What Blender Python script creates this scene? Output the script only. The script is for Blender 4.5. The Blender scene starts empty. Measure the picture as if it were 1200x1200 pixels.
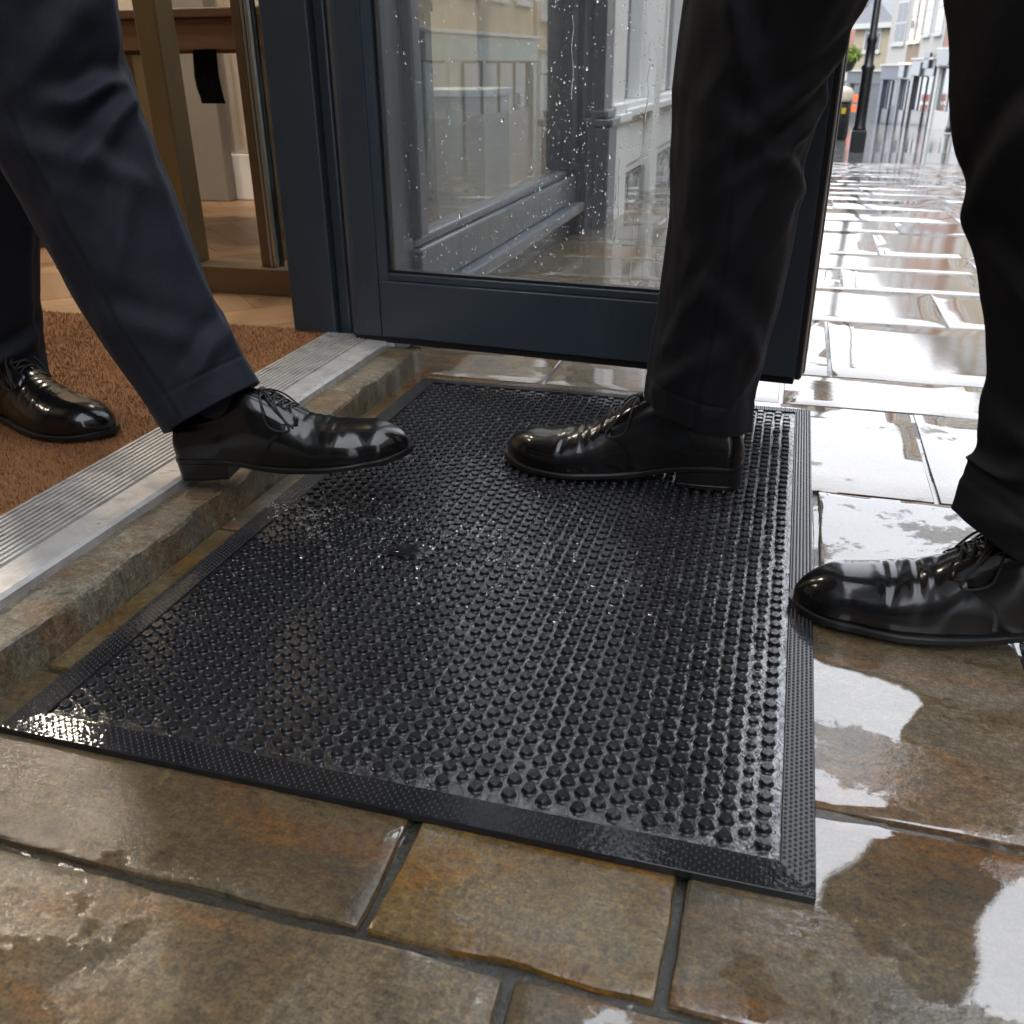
import bpy, bmesh, math, random
import numpy as np
from mathutils import Vector, Matrix, noise as mnoise

SC = bpy.context.scene
COL = SC.collection
PI = math.pi
R = math.radians
rng = np.random.default_rng(7)
random.seed(7)

# ------------------------------------------------------------------ camera
CAM_H = 0.475
pitch, yaw, roll = R(25.835), R(16.265), R(-0.505)
fwd = Vector((-math.sin(yaw) * math.cos(pitch), math.cos(yaw) * math.cos(pitch), -math.sin(pitch)))
rgt = Vector((math.cos(yaw), math.sin(yaw), 0))
upv = rgt.cross(fwd)
r2 = math.cos(roll) * rgt + math.sin(roll) * upv
u2 = -math.sin(roll) * rgt + math.cos(roll) * upv
cd = bpy.data.cameras.new('camera')
cam = bpy.data.objects.new('camera', cd)
COL.objects.link(cam)
cam.matrix_world = Matrix(((r2.x, u2.x, -fwd.x, 0), (r2.y, u2.y, -fwd.y, 0), (r2.z, u2.z, -fwd.z, CAM_H), (0, 0, 0, 1)))
cd.sensor_width = 36
cd.lens = 1079.6 / 1200 * 36
cd.clip_start = 0.02
cd.clip_end = 600
cd.dof.use_dof = True
cd.dof.focus_distance = 1.0
cd.dof.aperture_fstop = 13.0
SC.camera = cam

# ------------------------------------------------------------------ sky, sun, exposure
SUN_EL, SUN_ROT = R(50), R(213.5)
w = bpy.data.worlds.new('World')
SC.world = w
w.use_nodes = True
nt = w.node_tree
bg = nt.nodes['Background']
sky = nt.nodes.new('ShaderNodeTexSky')
sky.sky_type = 'NISHITA'
sky.sun_disc = False
sky.sun_elevation = SUN_EL
sky.sun_rotation = SUN_ROT
sky.air_density = 1.0
sky.dust_density = 6.0
hsv = nt.nodes.new('ShaderNodeHueSaturation')      # cloud cover: the blue is gone
hsv.inputs['Saturation'].default_value = 0.10
mixw = nt.nodes.new('ShaderNodeMixRGB')            # and the cover evens the sky out
mixw.inputs['Fac'].default_value = 0.65
mixw.inputs['Color2'].default_value = (9.0, 9.6, 10.5, 1)
nt.links.new(sky.outputs[0], hsv.inputs['Color'])
nt.links.new(hsv.outputs[0], mixw.inputs['Color1'])
nt.links.new(mixw.outputs[0], bg.inputs['Color'])
bg.inputs['Strength'].default_value = 0.15
sl = bpy.data.lights.new('sun', 'SUN')
sl.energy = 0.7
sl.angle = R(25)
sl.color = (1, 0.97, 0.93)
so = bpy.data.objects.new('sun', sl)
COL.objects.link(so)
so.rotation_euler = (R(90) - SUN_EL, 0, R(180) - SUN_ROT)
SC.view_settings.view_transform = 'Standard'
SC.view_settings.look = 'None'
SC.view_settings.exposure = 1.68
SC.view_settings.gamma = 1
SC.view_settings.use_curve_mapping = False
SC.render.engine = 'CYCLES'
SC.cycles.use_denoising = True
SC.cycles.max_bounces = 10
SC.cycles.transparent_max_bounces = 16
SC.cycles.caustics_reflective = False
SC.cycles.caustics_refractive = False
SC.cycles.sample_clamp_indirect = 6

# ------------------------------------------------------------------ helpers
def link(o, parent=None):
    COL.objects.link(o)
    if parent is not None:
        o.parent = parent
    return o

def mk(name, V, F, mat=None, parent=None, smooth=False, loc=None, rot=None):
    me = bpy.data.meshes.new(name)
    V = np.asarray(V, dtype=float)
    me.from_pydata(V.tolist(), [], F if isinstance(F, list) else F.tolist())
    if smooth:
        me.polygons.foreach_set('use_smooth', [True] * len(me.polygons))
    me.update()
    if mat:
        me.materials.append(MAT[mat])
    o = bpy.data.objects.new(name, me)
    if loc is not None:
        o.location = loc
    if rot is not None:
        o.rotation_euler = rot
    return link(o, parent)

def empty(name, loc=(0, 0, 0), rz=0):
    o = bpy.data.objects.new(name, None)
    o.empty_display_size = 0.1
    o.location = loc
    o.rotation_euler = (0, 0, rz)
    return link(o)

def tag(o, label=None, cat=None, group=None, kind=None):
    if label: o['label'] = label
    if cat: o['category'] = cat
    if group: o['group'] = group
    if kind: o['kind'] = kind
    return o

def boxv(x0, y0, z0, x1, y1, z1):
    V = [(x0, y0, z0), (x1, y0, z0), (x1, y1, z0), (x0, y1, z0), (x0, y0, z1), (x1, y0, z1), (x1, y1, z1), (x0, y1, z1)]
    F = [(0, 3, 2, 1), (4, 5, 6, 7), (0, 1, 5, 4), (1, 2, 6, 5), (2, 3, 7, 6), (3, 0, 4, 7)]
    return V, F

class MB:
    def __init__(self): self.V = []; self.F = []
    def add(self, V, F):
        n = len(self.V)
        self.V += [tuple(v) for v in V]
        self.F += [tuple(i + n for i in f) for f in F]
        return self
    def box(self, *a): return self.add(*boxv(*a))
    def build(self, name, mat, parent=None, smooth=False, bevel=0, **k):
        o = mk(name, self.V, self.F, mat, parent, smooth, **k)
        if bevel: bev(o, bevel)
        return o

def bev(o, wd, seg=2):
    m = o.modifiers.new('bevel', 'BEVEL'); m.width = wd; m.segments = seg; m.limit_method = 'ANGLE'
    return o

def box(name, a, mat, parent=None, bevel=0, **k):
    return MB().box(*a).build(name, mat, parent, bevel=bevel, **k)

def gridfaces(nu, nv, closed_u=False):
    """faces of a grid with nu rows (i) and nv columns (j); index = i*nv+j; closed_u wraps columns"""
    F = []
    for i in range(nu - 1):
        for j in range(nv if closed_u else nv - 1):
            k = (j + 1) % nv
            F.append((i * nv + j, i * nv + k, (i + 1) * nv + k, (i + 1) * nv + j))
    return F

def crom(P, n):
    """Catmull-Rom through rows of P, n samples"""
    P = np.asarray(P, float)
    Q = np.vstack([2 * P[0] - P[1], P, 2 * P[-1] - P[-2]])
    s = np.linspace(0, len(P) - 1, n)
    i = np.minimum(s.astype(int), len(P) - 2)
    t = (s - i)[:, None]
    a, b, c, d = Q[i], Q[i + 1], Q[i + 2], Q[i + 3]
    return .5 * (2 * b + (c - a) * t + (2 * a - 5 * b + 4 * c - d) * t * t + (3 * b - a - 3 * c + d) * t ** 3)

def tube(path, rad, sides=7, n=None, flat=1.0):
    P = crom(path, n or len(path) * 5)
    T = np.gradient(P, axis=0)
    T /= np.linalg.norm(T, axis=1)[:, None] + 1e-12
    ref = np.array((0.13, 0.27, 0.95))
    V = []
    rads = np.full(len(P), rad) if np.isscalar(rad) else np.interp(np.linspace(0, 1, len(P)), np.linspace(0, 1, len(rad)), rad)
    a = np.linspace(0, 2 * PI, sides, endpoint=False)
    for p, t, r in zip(P, T, rads):
        b = np.cross(t, ref); b /= np.linalg.norm(b) + 1e-12
        c = np.cross(b, t)
        for k in a:
            V.append(p + r * (math.cos(k) * b + flat * math.sin(k) * c))
    F = gridfaces(len(P), sides, True)
    F.append(tuple(range(sides))[::-1]); F.append(tuple(range(len(V) - sides, len(V))))
    return V, F

def lathe(prof, n=16, cx=0, cy=0):
    V = []; F = []
    for r, z in prof:
        for k in range(n):
            a = 2 * PI * k / n
            V.append((cx + r * math.cos(a), cy + r * math.sin(a), z))
    F = gridfaces(len(prof), n, True)
    F.append(tuple(range(n))[::-1]); F.append(tuple(range(len(V) - n, len(V))))
    return V, F

def sm(a, b, x):
    t = np.clip((x - a) / (b - a), 0, 1)
    return t * t * (3 - 2 * t)

GY = [-50, 3.2, 4.0, 5.0, 14, 20, 34, 45, 60, 300]
GZ = [0, 0, -.012, -.06, -.60, -.84, -1.44, -1.85, -2.42, -11]
def gz(y):
    return float(np.interp(y, GY, GZ))

# ------------------------------------------------------------------ materials
MAT = {}
class NM:
    def __init__(self, name):
        m = bpy.data.materials.new(name); m.use_nodes = True
        self.m = m; self.t = m.node_tree; self.b = self.t.nodes['Principled BSDF']; MAT[name] = m
        self._pos = None
    def n(self, typ, **k):
        x = self.t.nodes.new(typ)
        for a, v in k.items():
            if hasattr(x, a): setattr(x, a, v)
        return x
    def l(self, a, b): self.t.links.new(a, b)
    def put(self, sock, v):
        if hasattr(v, 'is_output') or isinstance(v, bpy.types.NodeSocket): self.l(v, sock)
        elif isinstance(v, (tuple, list)): sock.default_value = (*v, 1) if len(v) == 3 and len(sock.default_value) == 4 else v
        else: sock.default_value = v
    def set(self, **k):
        for a, v in k.items():
            self.put(self.b.inputs[a.replace('_', ' ')], v)
        return self
    def pos(self):
        if self._pos is None: self._pos = self.n('ShaderNodeNewGeometry').outputs['Position']
        return self._pos
    def obj(self): return self.n('ShaderNodeTexCoord').outputs['Object']
    def rand(self): return self.n('ShaderNodeObjectInfo').outputs['Random']
    def mapv(self, v, scale=(1, 1, 1), loc=(0, 0, 0), rot=(0, 0, 0)):
        x = self.n('ShaderNodeMapping'); self.l(v, x.inputs['Vector'])
        x.inputs['Scale'].default_value = scale; x.inputs['Location'].default_value = loc; x.inputs['Rotation'].default_value = rot
        return x.outputs[0]
    def noise(self, v=None, scale=5, detail=6, rough=.55, dist=0, fac=True):
        x = self.n('ShaderNodeTexNoise'); self.l(v if v is not None else self.pos(), x.inputs['Vector'])
        self.put(x.inputs['Scale'], scale); x.inputs['Detail'].default_value = detail
        x.inputs['Roughness'].default_value = rough; x.inputs['Distortion'].default_value = dist
        return x.outputs['Fac' if fac else 'Color']
    def vor(self, v=None, scale=5, feature='F1', out='Distance'):
        x = self.n('ShaderNodeTexVoronoi'); x.feature = feature
        self.l(v if v is not None else self.pos(), x.inputs['Vector']); x.inputs['Scale'].default_value = scale
        return x.outputs[out]
    def ramp(self, fac, stops, interp='LINEAR'):
        x = self.n('ShaderNodeValToRGB'); self.put(x.inputs[0], fac); e = x.color_ramp.elements; x.color_ramp.interpolation = interp
        while len(e) < len(stops): e.new(.5)
        for s, (p, c) in zip(e, stops):
            s.position = p; s.color = (*c, 1) if isinstance(c, (tuple, list)) else (c, c, c, 1)
        return x.outputs[0]
    def math(self, op, a, b=0., c=None, clamp=False):
        x = self.n('ShaderNodeMath'); x.operation = op; x.use_clamp = clamp
        self.put(x.inputs[0], a); self.put(x.inputs[1], b)
        if c is not None: self.put(x.inputs[2], c)
        return x.outputs[0]
    def mrange(self, v, a, b, c=0., d=1., smooth=False):
        x = self.n('ShaderNodeMapRange'); self.put(x.inputs[0], v)
        if smooth: x.interpolation_type = 'SMOOTHSTEP'
        for i, q in zip((1, 2, 3, 4), (a, b, c, d)): self.put(x.inputs[i], q)
        return x.outputs[0]
    def mix(self, f, a, b, mode='MIX'):
        x = self.n('ShaderNodeMixRGB'); x.blend_type = mode
        self.put(x.inputs[0], f); self.put(x.inputs[1], a); self.put(x.inputs[2], b)
        return x.outputs[0]
    def bump(self, h, strength=.5, dist=.002, normal=None):
        x = self.n('ShaderNodeBump'); self.put(x.inputs['Strength'], strength); x.inputs['Distance'].default_value = dist
        self.l(h, x.inputs['Height'])
        if normal is not None: self.l(normal, x.inputs['Normal'])
        return x.outputs[0]
    def sep(self, v):
        x = self.n('ShaderNodeSeparateXYZ'); self.l(v, x.inputs[0]); return x.outputs

# wet Yorkstone flags
def stone(name, cols, puddle_thr, dry=0.0, wetr=.11, bumpd=.0022, puddle_x=True):
    q = NM(name)
    p = q.pos()
    ri = q.math('MULTIPLY', q.rand(), 37.0)
    off = q.n('ShaderNodeCombineXYZ'); q.put(off.inputs[0], ri); q.put(off.inputs[1], ri)
    pv = q.n('ShaderNodeVectorMath'); pv.operation = 'ADD'; q.l(p, pv.inputs[0]); q.l(off.outputs[0], pv.inputs[1]); pv = pv.outputs[0]
    big = q.noise(q.mapv(pv, (1, 1.8, 1), rot=(0, 0, .5)), 5.5, 5, .6, 1.2)
    c = q.ramp(big, [(.28, cols[0]), (.45, cols[1]), (.58, cols[2]), (.75, cols[3])])
    rust = q.noise(q.mapv(pv, (1, 2.6, 1), rot=(0, 0, .7)), 4.2, 6, .6, .8)
    c = q.mix(q.mrange(rust, .49, .66, 0, .85, True), c, cols[4])
    fine = q.noise(pv, 140, 5, .7)
    mid = q.noise(q.mapv(pv, (1, 2.2, 1), rot=(0, 0, .5)), 34, 6, .65, .6)
    c = q.mix(.42, c, q.ramp(mid, [(.25, (.35, .33, .30)), (.5, (1, 1, 1)), (.75, (1.45, 1.42, 1.36))]), 'MULTIPLY')
    c = q.mix(.75, c, q.ramp(fine, [(.30, (.30, .29, .27)), (.5, (1, 1, 1)), (.68, (1.6, 1.56, 1.5))]), 'MULTIPLY')
    c = q.mix(.6, c, q.ramp(q.noise(pv, 420, 2, .6), [(.32, (.35, .34, .33)), (.5, (1, 1, 1)), (.7, (1.6, 1.55, 1.5))]), 'MULTIPLY')
    c = q.mix(.5, c, q.ramp(q.noise(q.mapv(pv, (1, 3.0, 1), rot=(0, 0, .45)), 90, 5, .7, .4), [(.32, (.4, .38, .34)), (.6, (1.2, 1.2, 1.18))]), 'MULTIPLY')
    spots = q.noise(pv, 60, 3, .5)
    c = q.mix(q.mrange(spots, .66, .72, 0, .7), c, (.022, .018, .013))
    hv = q.n('ShaderNodeHueSaturation'); q.l(c, hv.inputs['Color']); q.l(q.mrange(q.rand(), 0, 1, .66, 1.25), hv.inputs['Value'])
    q.l(q.mrange(q.math('FRACT', ri), 0, 1, .85, 1.45), hv.inputs['Saturation'])
    c = hv.outputs[0]
    # standing water: fills the low spots
    x, y, z = q.sep(p)[:3]
    lake = q.noise(q.mapv(p, (1, 1.25, 1), loc=(1.3, 4.2, 0)), 5.2, 7, .62, .35)
    lake2 = q.noise(p, 30, 6, .7, .3)
    lk = q.math('ADD', q.math('MULTIPLY', lake, .72), q.math('MULTIPLY', lake2, .28))
    if puddle_x:
        lk = q.math('ADD', lk, q.mrange(x, -.45, .12, -.04, .05, True))
        lk = q.math('ADD', lk, q.mrange(y, 1.0, 1.9, 0, .16, True))
    m = q.mrange(lk, puddle_thr, puddle_thr + .028, 0, 1, True)
    inv = q.math('SUBTRACT', 1, m)
    grit = q.noise(pv, 320, 3, .6)
    hh = q.math('ADD', q.math('MULTIPLY', mid, .45), q.math('ADD', q.math('MULTIPLY', fine, .45), q.math('MULTIPLY', grit, .25)))
    nb = q.bump(hh, .75, bumpd)
    film = q.math('ADD', q.math('MULTIPLY', mid, .30), q.math('ADD', q.math('MULTIPLY', fine, .40), q.math('MULTIPLY', q.noise(pv, 110, 3, .5), .35)))
    nc = q.bump(film, q.math('ADD', q.math('MULTIPLY', inv, .62), .035), .0020)
    q.set(Base_Color=c, Roughness=q.mrange(fine, .3, .7, .5, .75), Normal=nb, Coat_Weight=q.math('ADD', q.math('MULTIPLY', m, .62 + dry), .38 - dry),
          Coat_Roughness=q.math('ADD', q.math('MULTIPLY', inv, q.mrange(mid, .3, .7, wetr * .5, wetr)), q.mrange(y, 1.0, 2.2, .012, .075)), Coat_IOR=2.2, Coat_Normal=nc)
    q.b.inputs['Specular IOR Level'].default_value = .4
    return q

stone('stone_slab', [(.044, .036, .023), (.092, .064, .032), (.120, .095, .060), (.072, .062, .044), (.135, .068, .027)], .50)
stone('stone_kerb', [(.085, .074, .052), (.13, .11, .074), (.18, .16, .12), (.115, .10, .07), (.15, .09, .042)], .585, .15, .3, .004, False)
stone('stone_joint', [(.010, .0095, .007), (.018, .016, .011), (.028, .025, .018), (.018, .018, .011), (.02, .02, .011)], .46, .05, .25, .008, False)
stone('far_paving', [(.07, .066, .06), (.10, .092, .08), (.12, .115, .105), (.09, .085, .075), (.11, .09, .07)], .40, 0, .14, .0012, False)

q = NM('rubber')          # the studs and border of the mat, wet
sc = q.noise(None, 420, 4, .6); lg = q.noise(None, 26, 4, .6)
q.set(Base_Color=q.mix(q.mrange(lg, .4, .7), (.0058, .0062, .0082), (.0120, .0126, .0155)), Roughness=q.mrange(sc, .3, .7, .35, .55), Normal=q.bump(sc, .35, .0006),
      Specular_IOR_Level=.12, Coat_Weight=.9, Coat_Roughness=q.mrange(lg, .35, .65, .025, .09), Coat_IOR=1.4, Coat_Normal=q.bump(q.noise(None, 210, 2, .5), .28, .0008))
q = NM('rubber_base')     # the floor of the mat under a film of moving water
rip = q.noise(None, 150, 4, .6, .8); rip2 = q.noise(None, 16, 4, .6, .5)
wet = q.mrange(rip2, .36, .56, 0, 1, True)
q.set(Base_Color=(.005, .0055, .008), Roughness=.5, Specular_IOR_Level=.2, Coat_Weight=1, Coat_IOR=2.2, Coat_Roughness=q.mrange(wet, 0, 1, .06, .015),
      Coat_Normal=q.bump(rip, q.mrange(wet, 0, 1, .25, .50), .0026), Normal=q.bump(q.noise(None, 500, 3), .3, .0005))

q = NM('leather')
o = q.obj(); gr = q.vor(o, 900); big = q.noise(o, 18, 4, .6); cr = q.noise(q.mapv(o, (1.6, .35, 1)), 120, 5, .65)
q.set(Base_Color=(.0026, .0027, .0031), Roughness=q.mrange(big, .3, .7, .30, .42), Specular_IOR_Level=.10,
      Normal=q.bump(q.math('ADD', q.math('MULTIPLY', gr, .5), cr), .30, .0008), Coat_Weight=.8, Coat_Roughness=q.mrange(big, .35, .65, .10, .19), Coat_IOR=1.55,
      Coat_Normal=q.bump(q.noise(o, 70, 3, .5), .12, .0012))
q = NM('sole_rubber'); q.set(Base_Color=(.006, .0057, .0055), Roughness=.45, Specular_IOR_Level=.3, Coat_Weight=.15, Coat_Roughness=.15, Normal=q.bump(q.noise(q.obj(), 300), .25, .0006))
q = NM('lace'); q.set(Base_Color=(.008, .008, .009), Roughness=.6, Normal=q.bump(q.noise(q.obj(), 900), .5, .0006))
q = NM('stitch'); q.set(Base_Color=(.035, .034, .033), Roughness=.5)
q = NM('sock'); q.set(Base_Color=(.006, .006, .008), Roughness=.9)

def wool(name, c1, c2):
    q = NM(name); o = q.obj()
    wv = q.noise(q.mapv(o, (900, 900, 260)), 1, 2, .5); wv2 = q.noise(q.mapv(o, (240, 240, 900)), 1, 2, .5)
    weave = q.math('ADD', wv, wv2)
    q.set(Base_Color=q.mix(q.mrange(weave, .75, 1.25), c1, c2), Roughness=.72, Specular_IOR_Level=.25, Sheen_Weight=.04, Sheen_Roughness=.4,
          Normal=q.bump(weave, .35, .0005))
    q.b.inputs['Sheen Tint'].default_value = (.6, .68, .9, 1)
wool('wool_navy', (.0050, .0066, .0122), (.0100, .0126, .0218))
wool('wool_black', (.0029, .0031, .0044), (.0060, .0064, .0088))
q = NM('skin'); q.set(Base_Color=(.5, .3, .22), Roughness=.5, Subsurface_Weight=.1)
q = NM('hair'); q.set(Base_Color=(.03, .02, .012), Roughness=.6)
q = NM('shirt'); q.set(Base_Color=(.7, .72, .75), Roughness=.8)

def paint(name, c, rough=.32, wear=.25, coat=.3):
    q = NM(name); n1 = q.noise(None, 7, 5, .6); n2 = q.noise(q.mapv(q.pos(), (1, 1, .12)), 60, 4, .6); n3 = q.noise(None, 190, 2)
    col = q.mix(q.mrange(n1, .3, .7, 0, wear), c, tuple(min(1, v * 1.5 + .004) for v in c))
    col = q.mix(q.mrange(n3, .71, .76, 0, .35), col, (.25, .26, .27))
    q.set(Base_Color=col, Roughness=q.mrange(n2, .3, .7, rough, rough + .18), Coat_Weight=coat, Coat_Roughness=.12, Normal=q.bump(n2, .10, .0015))
paint('paint_navy', (.025, .038, .052))
paint('paint_grey', (.075, .092, .112), .30)
paint('paint_white', (.84, .85, .84), .4, .03)
paint('paint_cream', (.60, .52, .42), .5, .1)
paint('paint_black', (.010, .011, .012), .3)
paint('paint_green', (.055, .10, .095), .35)
paint('metal_dark', (.03, .032, .034), .3)
paint('paint_orange', (.75, .12, .03), .5, .1, 0)
paint('paint_yellow', (.75, .48, .03), .5, .1, 0)
paint('paint_blue', (.018, .024, .040), .4)
paint('paint_slate', (.045, .052, .060), .4)
paint('panel_grey', (.20, .18, .155), .5)
paint('paint_brown', (.045, .036, .032), .35)
q = NM('gasket'); q.set(Base_Color=(.006, .006, .007), Roughness=.5)
q = NM('edge_metal'); q.set(Base_Color=q.mix(q.noise(q.mapv(q.pos(), (1, 1, .2)), 60), (.10, .09, .08), (.25, .22, .19)), Metallic=.6, Roughness=.4)

q = NM('aluminium')
p = q.pos(); str_ = q.noise(q.mapv(p, (700, 9, 700)), 1, 4, .6); drt = q.noise(None, 26, 6, .65, .5); sp = q.noise(None, 120, 3)
c = q.mix(q.mrange(drt, .45, .75, 0, .75), q.mix(str_, (.40, .40, .40), (.62, .62, .61)), (.17, .155, .135))
c = q.mix(q.mrange(sp, .68, .73, 0, .9), c, (.03, .025, .02))
q.set(Base_Color=q.mix(1, c, (1.1, 1.1, 1.12), 'MULTIPLY'), Metallic=.45, Roughness=q.mrange(drt, .3, .7, .24, .5), Normal=q.bump(str_, .15, .0006), Coat_Weight=.2, Coat_Roughness=.1)
q = NM('steel'); q.set(Base_Color=(.42, .43, .43), Metallic=1, Roughness=.35)
q = NM('brass'); st = q.noise(q.mapv(q.pos(), (300, 300, 6)), 1, 4, .6)
q.set(Base_Color=q.mix(st, (.20, .155, .085), (.30, .235, .13)), Metallic=.75, Roughness=q.mrange(st, .3, .7, .34, .5))
q = NM('bronze'); st = q.noise(q.mapv(q.pos(), (6, 300, 300)), 1, 4, .6)
q.set(Base_Color=q.mix(st, (.13, .09, .055), (.19, .135, .085)), Metallic=.6, Roughness=q.mrange(st, .3, .7, .34, .5))

def wood(name, c1, c2, sc=(30, 2.2, 30), rough=.4):
    q = NM(name); o = q.obj()
    ri = q.math('MULTIPLY', q.rand(), 50.); ad = q.n('ShaderNodeVectorMath'); ad.operation = 'ADD'; q.l(q.mapv(o, sc), ad.inputs[0])
    cb = q.n('ShaderNodeCombineXYZ'); q.put(cb.inputs[0], ri); q.put(cb.inputs[1], ri); q.l(cb.outputs[0], ad.inputs[1])
    g = q.noise(ad.outputs[0], 1.6, 7, .6, 1.0); f = q.noise(ad.outputs[0], 7, 4, .6)
    c = q.mix(g, c1, c2); c = q.mix(.35, c, q.ramp(f, [(.3, .5), (.6, 1.15)]), 'MULTIPLY')
    hv = q.n('ShaderNodeHueSaturation'); q.l(c, hv.inputs['Color']); q.l(q.mrange(q.rand(), 0, 1, .72, 1.25), hv.inputs['Value'])
    q.set(Base_Color=hv.outputs[0], Roughness=q.mrange(f, .3, .7, rough, rough + .15), Normal=q.bump(f, .15, .001), Coat_Weight=.25, Coat_Roughness=.2)
wood('oak_floor', (.20, .105, .048), (.36, .215, .11))
wood('walnut', (.11, .055, .025), (.21, .11, .05), (2.5, 30, 30))
wood('dark_wood', (.045, .032, .02), (.09, .06, .035), (30, 30, 2.5))

q = NM('coir'); o = q.pos()
n1 = q.noise(None, 9, 5, .6); n2 = q.noise(None, 420, 3, .7); ri = q.n('ShaderNodeNewGeometry').outputs['Random Per Island']
c = q.ramp(ri, [(0, (.11, .045, .016)), (.5, (.25, .108, .038)), (1, (.40, .19, .078))])
c = q.mix(q.mrange(n1, .42, .62, 0, .35), c, (.10, .045, .018), 'MIX')
q.set(Base_Color=c, Roughness=.85, Specular_IOR_Level=.2)
q = NM('coir_base'); q.set(Base_Color=q.mix(q.noise(None, 300, 3), (.10, .045, .016), (.24, .11, .042)), Roughness=.95)

def fresnel_glass(name, tint=(1, 1, 1), ior=1.5, rough=0.0, dirt=True):
    q = NM(name)
    tr = q.n('ShaderNodeBsdfTransparent'); tr.inputs[0].default_value = (*tint, 1)
    gl = q.n('ShaderNodeBsdfGlossy'); gl.inputs['Roughness'].default_value = rough
    fr = q.n('ShaderNodeFresnel')
    bf_ = q.n('ShaderNodeNewGeometry').outputs['Backfacing']; q.l(q.mrange(bf_, 0, 1, ior, 1 / ior), fr.inputs['IOR'])
    mx = q.n('ShaderNodeMixShader')
    q.l(fr.outputs[0], mx.inputs[0]); q.l(tr.outputs[0], mx.inputs[1]); q.l(gl.outputs[0], mx.inputs[2])
    out = q.t.nodes['Material Output']
    if dirt:
        df = q.n('ShaderNodeBsdfDiffuse'); df.inputs[0].default_value = (.55, .57, .58, 1)
        m2 = q.n('ShaderNodeMixShader')
        d = q.noise(q.mapv(q.pos(), (1, 1, .25)), 9, 6, .65)
        q.l(q.mrange(d, .35, .8, .02, .10), m2.inputs[0]); q.l(mx.outputs[0], m2.inputs[1]); q.l(df.outputs[0], m2.inputs[2])
        q.l(m2.outputs[0], out.inputs[0])
    else:
        q.l(mx.outputs[0], out.inputs[0])
fresnel_glass('glass_pane', (.95, .97, .965), 1.45)
fresnel_glass('glass_window', (.95, .97, .965), 1.6)
q = NM('water'); q.set(Base_Color=(1, 1, 1), Roughness=.0, IOR=1.33, Transmission_Weight=1.0)
q = NM('dark_glass'); q.set(Base_Color=(.03, .035, .04), Roughness=.06, Specular_IOR_Level=.7)

def brick(name, c1, c2, mort):
    q = NM(name); t = q.n('ShaderNodeTexBrick'); o = q.obj()
    s = q.sep(o); cb = q.n('ShaderNodeCombineXYZ'); q.l(s[0], cb.inputs[0]); q.l(s[2], cb.inputs[1]); q.l(cb.outputs[0], t.inputs['Vector'])
    t.inputs['Color1'].default_value = (*c1, 1); t.inputs['Color2'].default_value = (*c2, 1); t.inputs['Mortar'].default_value = (*mort, 1)
    t.inputs['Scale'].default_value = 1; t.inputs['Brick Width'].default_value = .225; t.inputs['Row Height'].default_value = .075; t.inputs['Mortar Size'].default_value = .01
    q.set(Base_Color=q.mix(.4, t.outputs[0], q.ramp(q.noise(None, 1.2, 5), [(.3, .6), (.7, 1.2)]), 'MULTIPLY'), Roughness=.85)
brick('brick_red', (.26, .085, .055), (.21, .068, .045), (.2, .17, .15))
brick('brick_tan', (.30, .21, .12), (.24, .165, .09), (.3, .26, .2))
def render_(name, c):
    q = NM(name); q.set(Base_Color=q.mix(q.noise(None, .8, 5), c, tuple(v * .8 for v in c)), Roughness=.85)
render_('render_white', (.27, .26, .245)); render_('render_cream', (.22, .19, .135)); render_('render_tan', (.14, .10, .068))
paint('far_white', (.28, .285, .28), .5, .05, 0); render_('render_pink', (.52, .24, .19))
q = NM('slate'); q.set(Base_Color=q.mix(q.noise(None, 3, 5), (.10, .105, .12), (.17, .175, .19)), Roughness=.45)
q = NM('asphalt'); q.set(Base_Color=(.055, .055, .055), Roughness=.45, Coat_Weight=1, Coat_IOR=2.0, Coat_Roughness=.08, Coat_Normal=q.bump(q.noise(None, 14, 5, .65), .12, .008), Normal=q.bump(q.noise(None, 180), .4, .004))
q = NM('plaster'); q.set(Base_Color=q.mix(q.noise(None, 3, 4), (.62, .55, .46), (.52, .45, .37)), Roughness=.8)
q = NM('leaf'); q.set(Base_Color=q.mix(q.n('ShaderNodeNewGeometry').outputs['Random Per Island'], (.05, .12, .02), (.22, .26, .03)), Roughness=.6)
q = NM('lamp_glow'); q.set(Base_Color=(.9, .8, .6), Emission_Color=(1, .87, .70), Emission_Strength=140.)
q = NM('cloth_black'); q.set(Base_Color=(.006, .006, .008), Roughness=.9, Specular_IOR_Level=.1)

# ================================================================== THE SETTING
# ---- pavement: joint bed, flags, far paving, carriageway
def strip_sheet(name, x0, x1, ys, dz, mat, skirt=None):
    V = []; F = []
    for y in ys:
        d_ = dz(y) if callable(dz) else dz
        V += [(x0, y, gz(y) + d_), (x1, y, gz(y) + d_)]
    for i in range(len(ys) - 1):
        F.append((2 * i, 2 * i + 1, 2 * i + 3, 2 * i + 2))
    return mk(name, V, F, mat)
ground = strip_sheet('ground', -60, 120, [-60, -5, 3.2, 4, 5, 14, 20, 34, 45, 60, 300], -.05, 'asphalt')
tag(ground, kind='structure')
pavement = strip_sheet('pavement', -.95, 3.2, list(np.linspace(-1.5, 9, 85)), lambda y_: -.0058 + .0046 * float(sm(.9, 1.5, y_)), 'stone_joint')
tag(pavement, kind='structure')
farpave = strip_sheet('far_pavement', -.95, 3.2, [8.9, 10, 12, 14, 17, 20, 27, 34, 45, 60], -.0, 'far_paving')
tag(farpave, kind='structure')
road = strip_sheet('road', 3.2, 8.5, [-6, 0, 3.2, 4, 5, 8, 11, 14, 20, 34, 45, 60], -.045, 'asphalt')
tag(road, kind='structure')

def nz(x, y, z=0.): return mnoise.noise((x, y, z))

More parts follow.
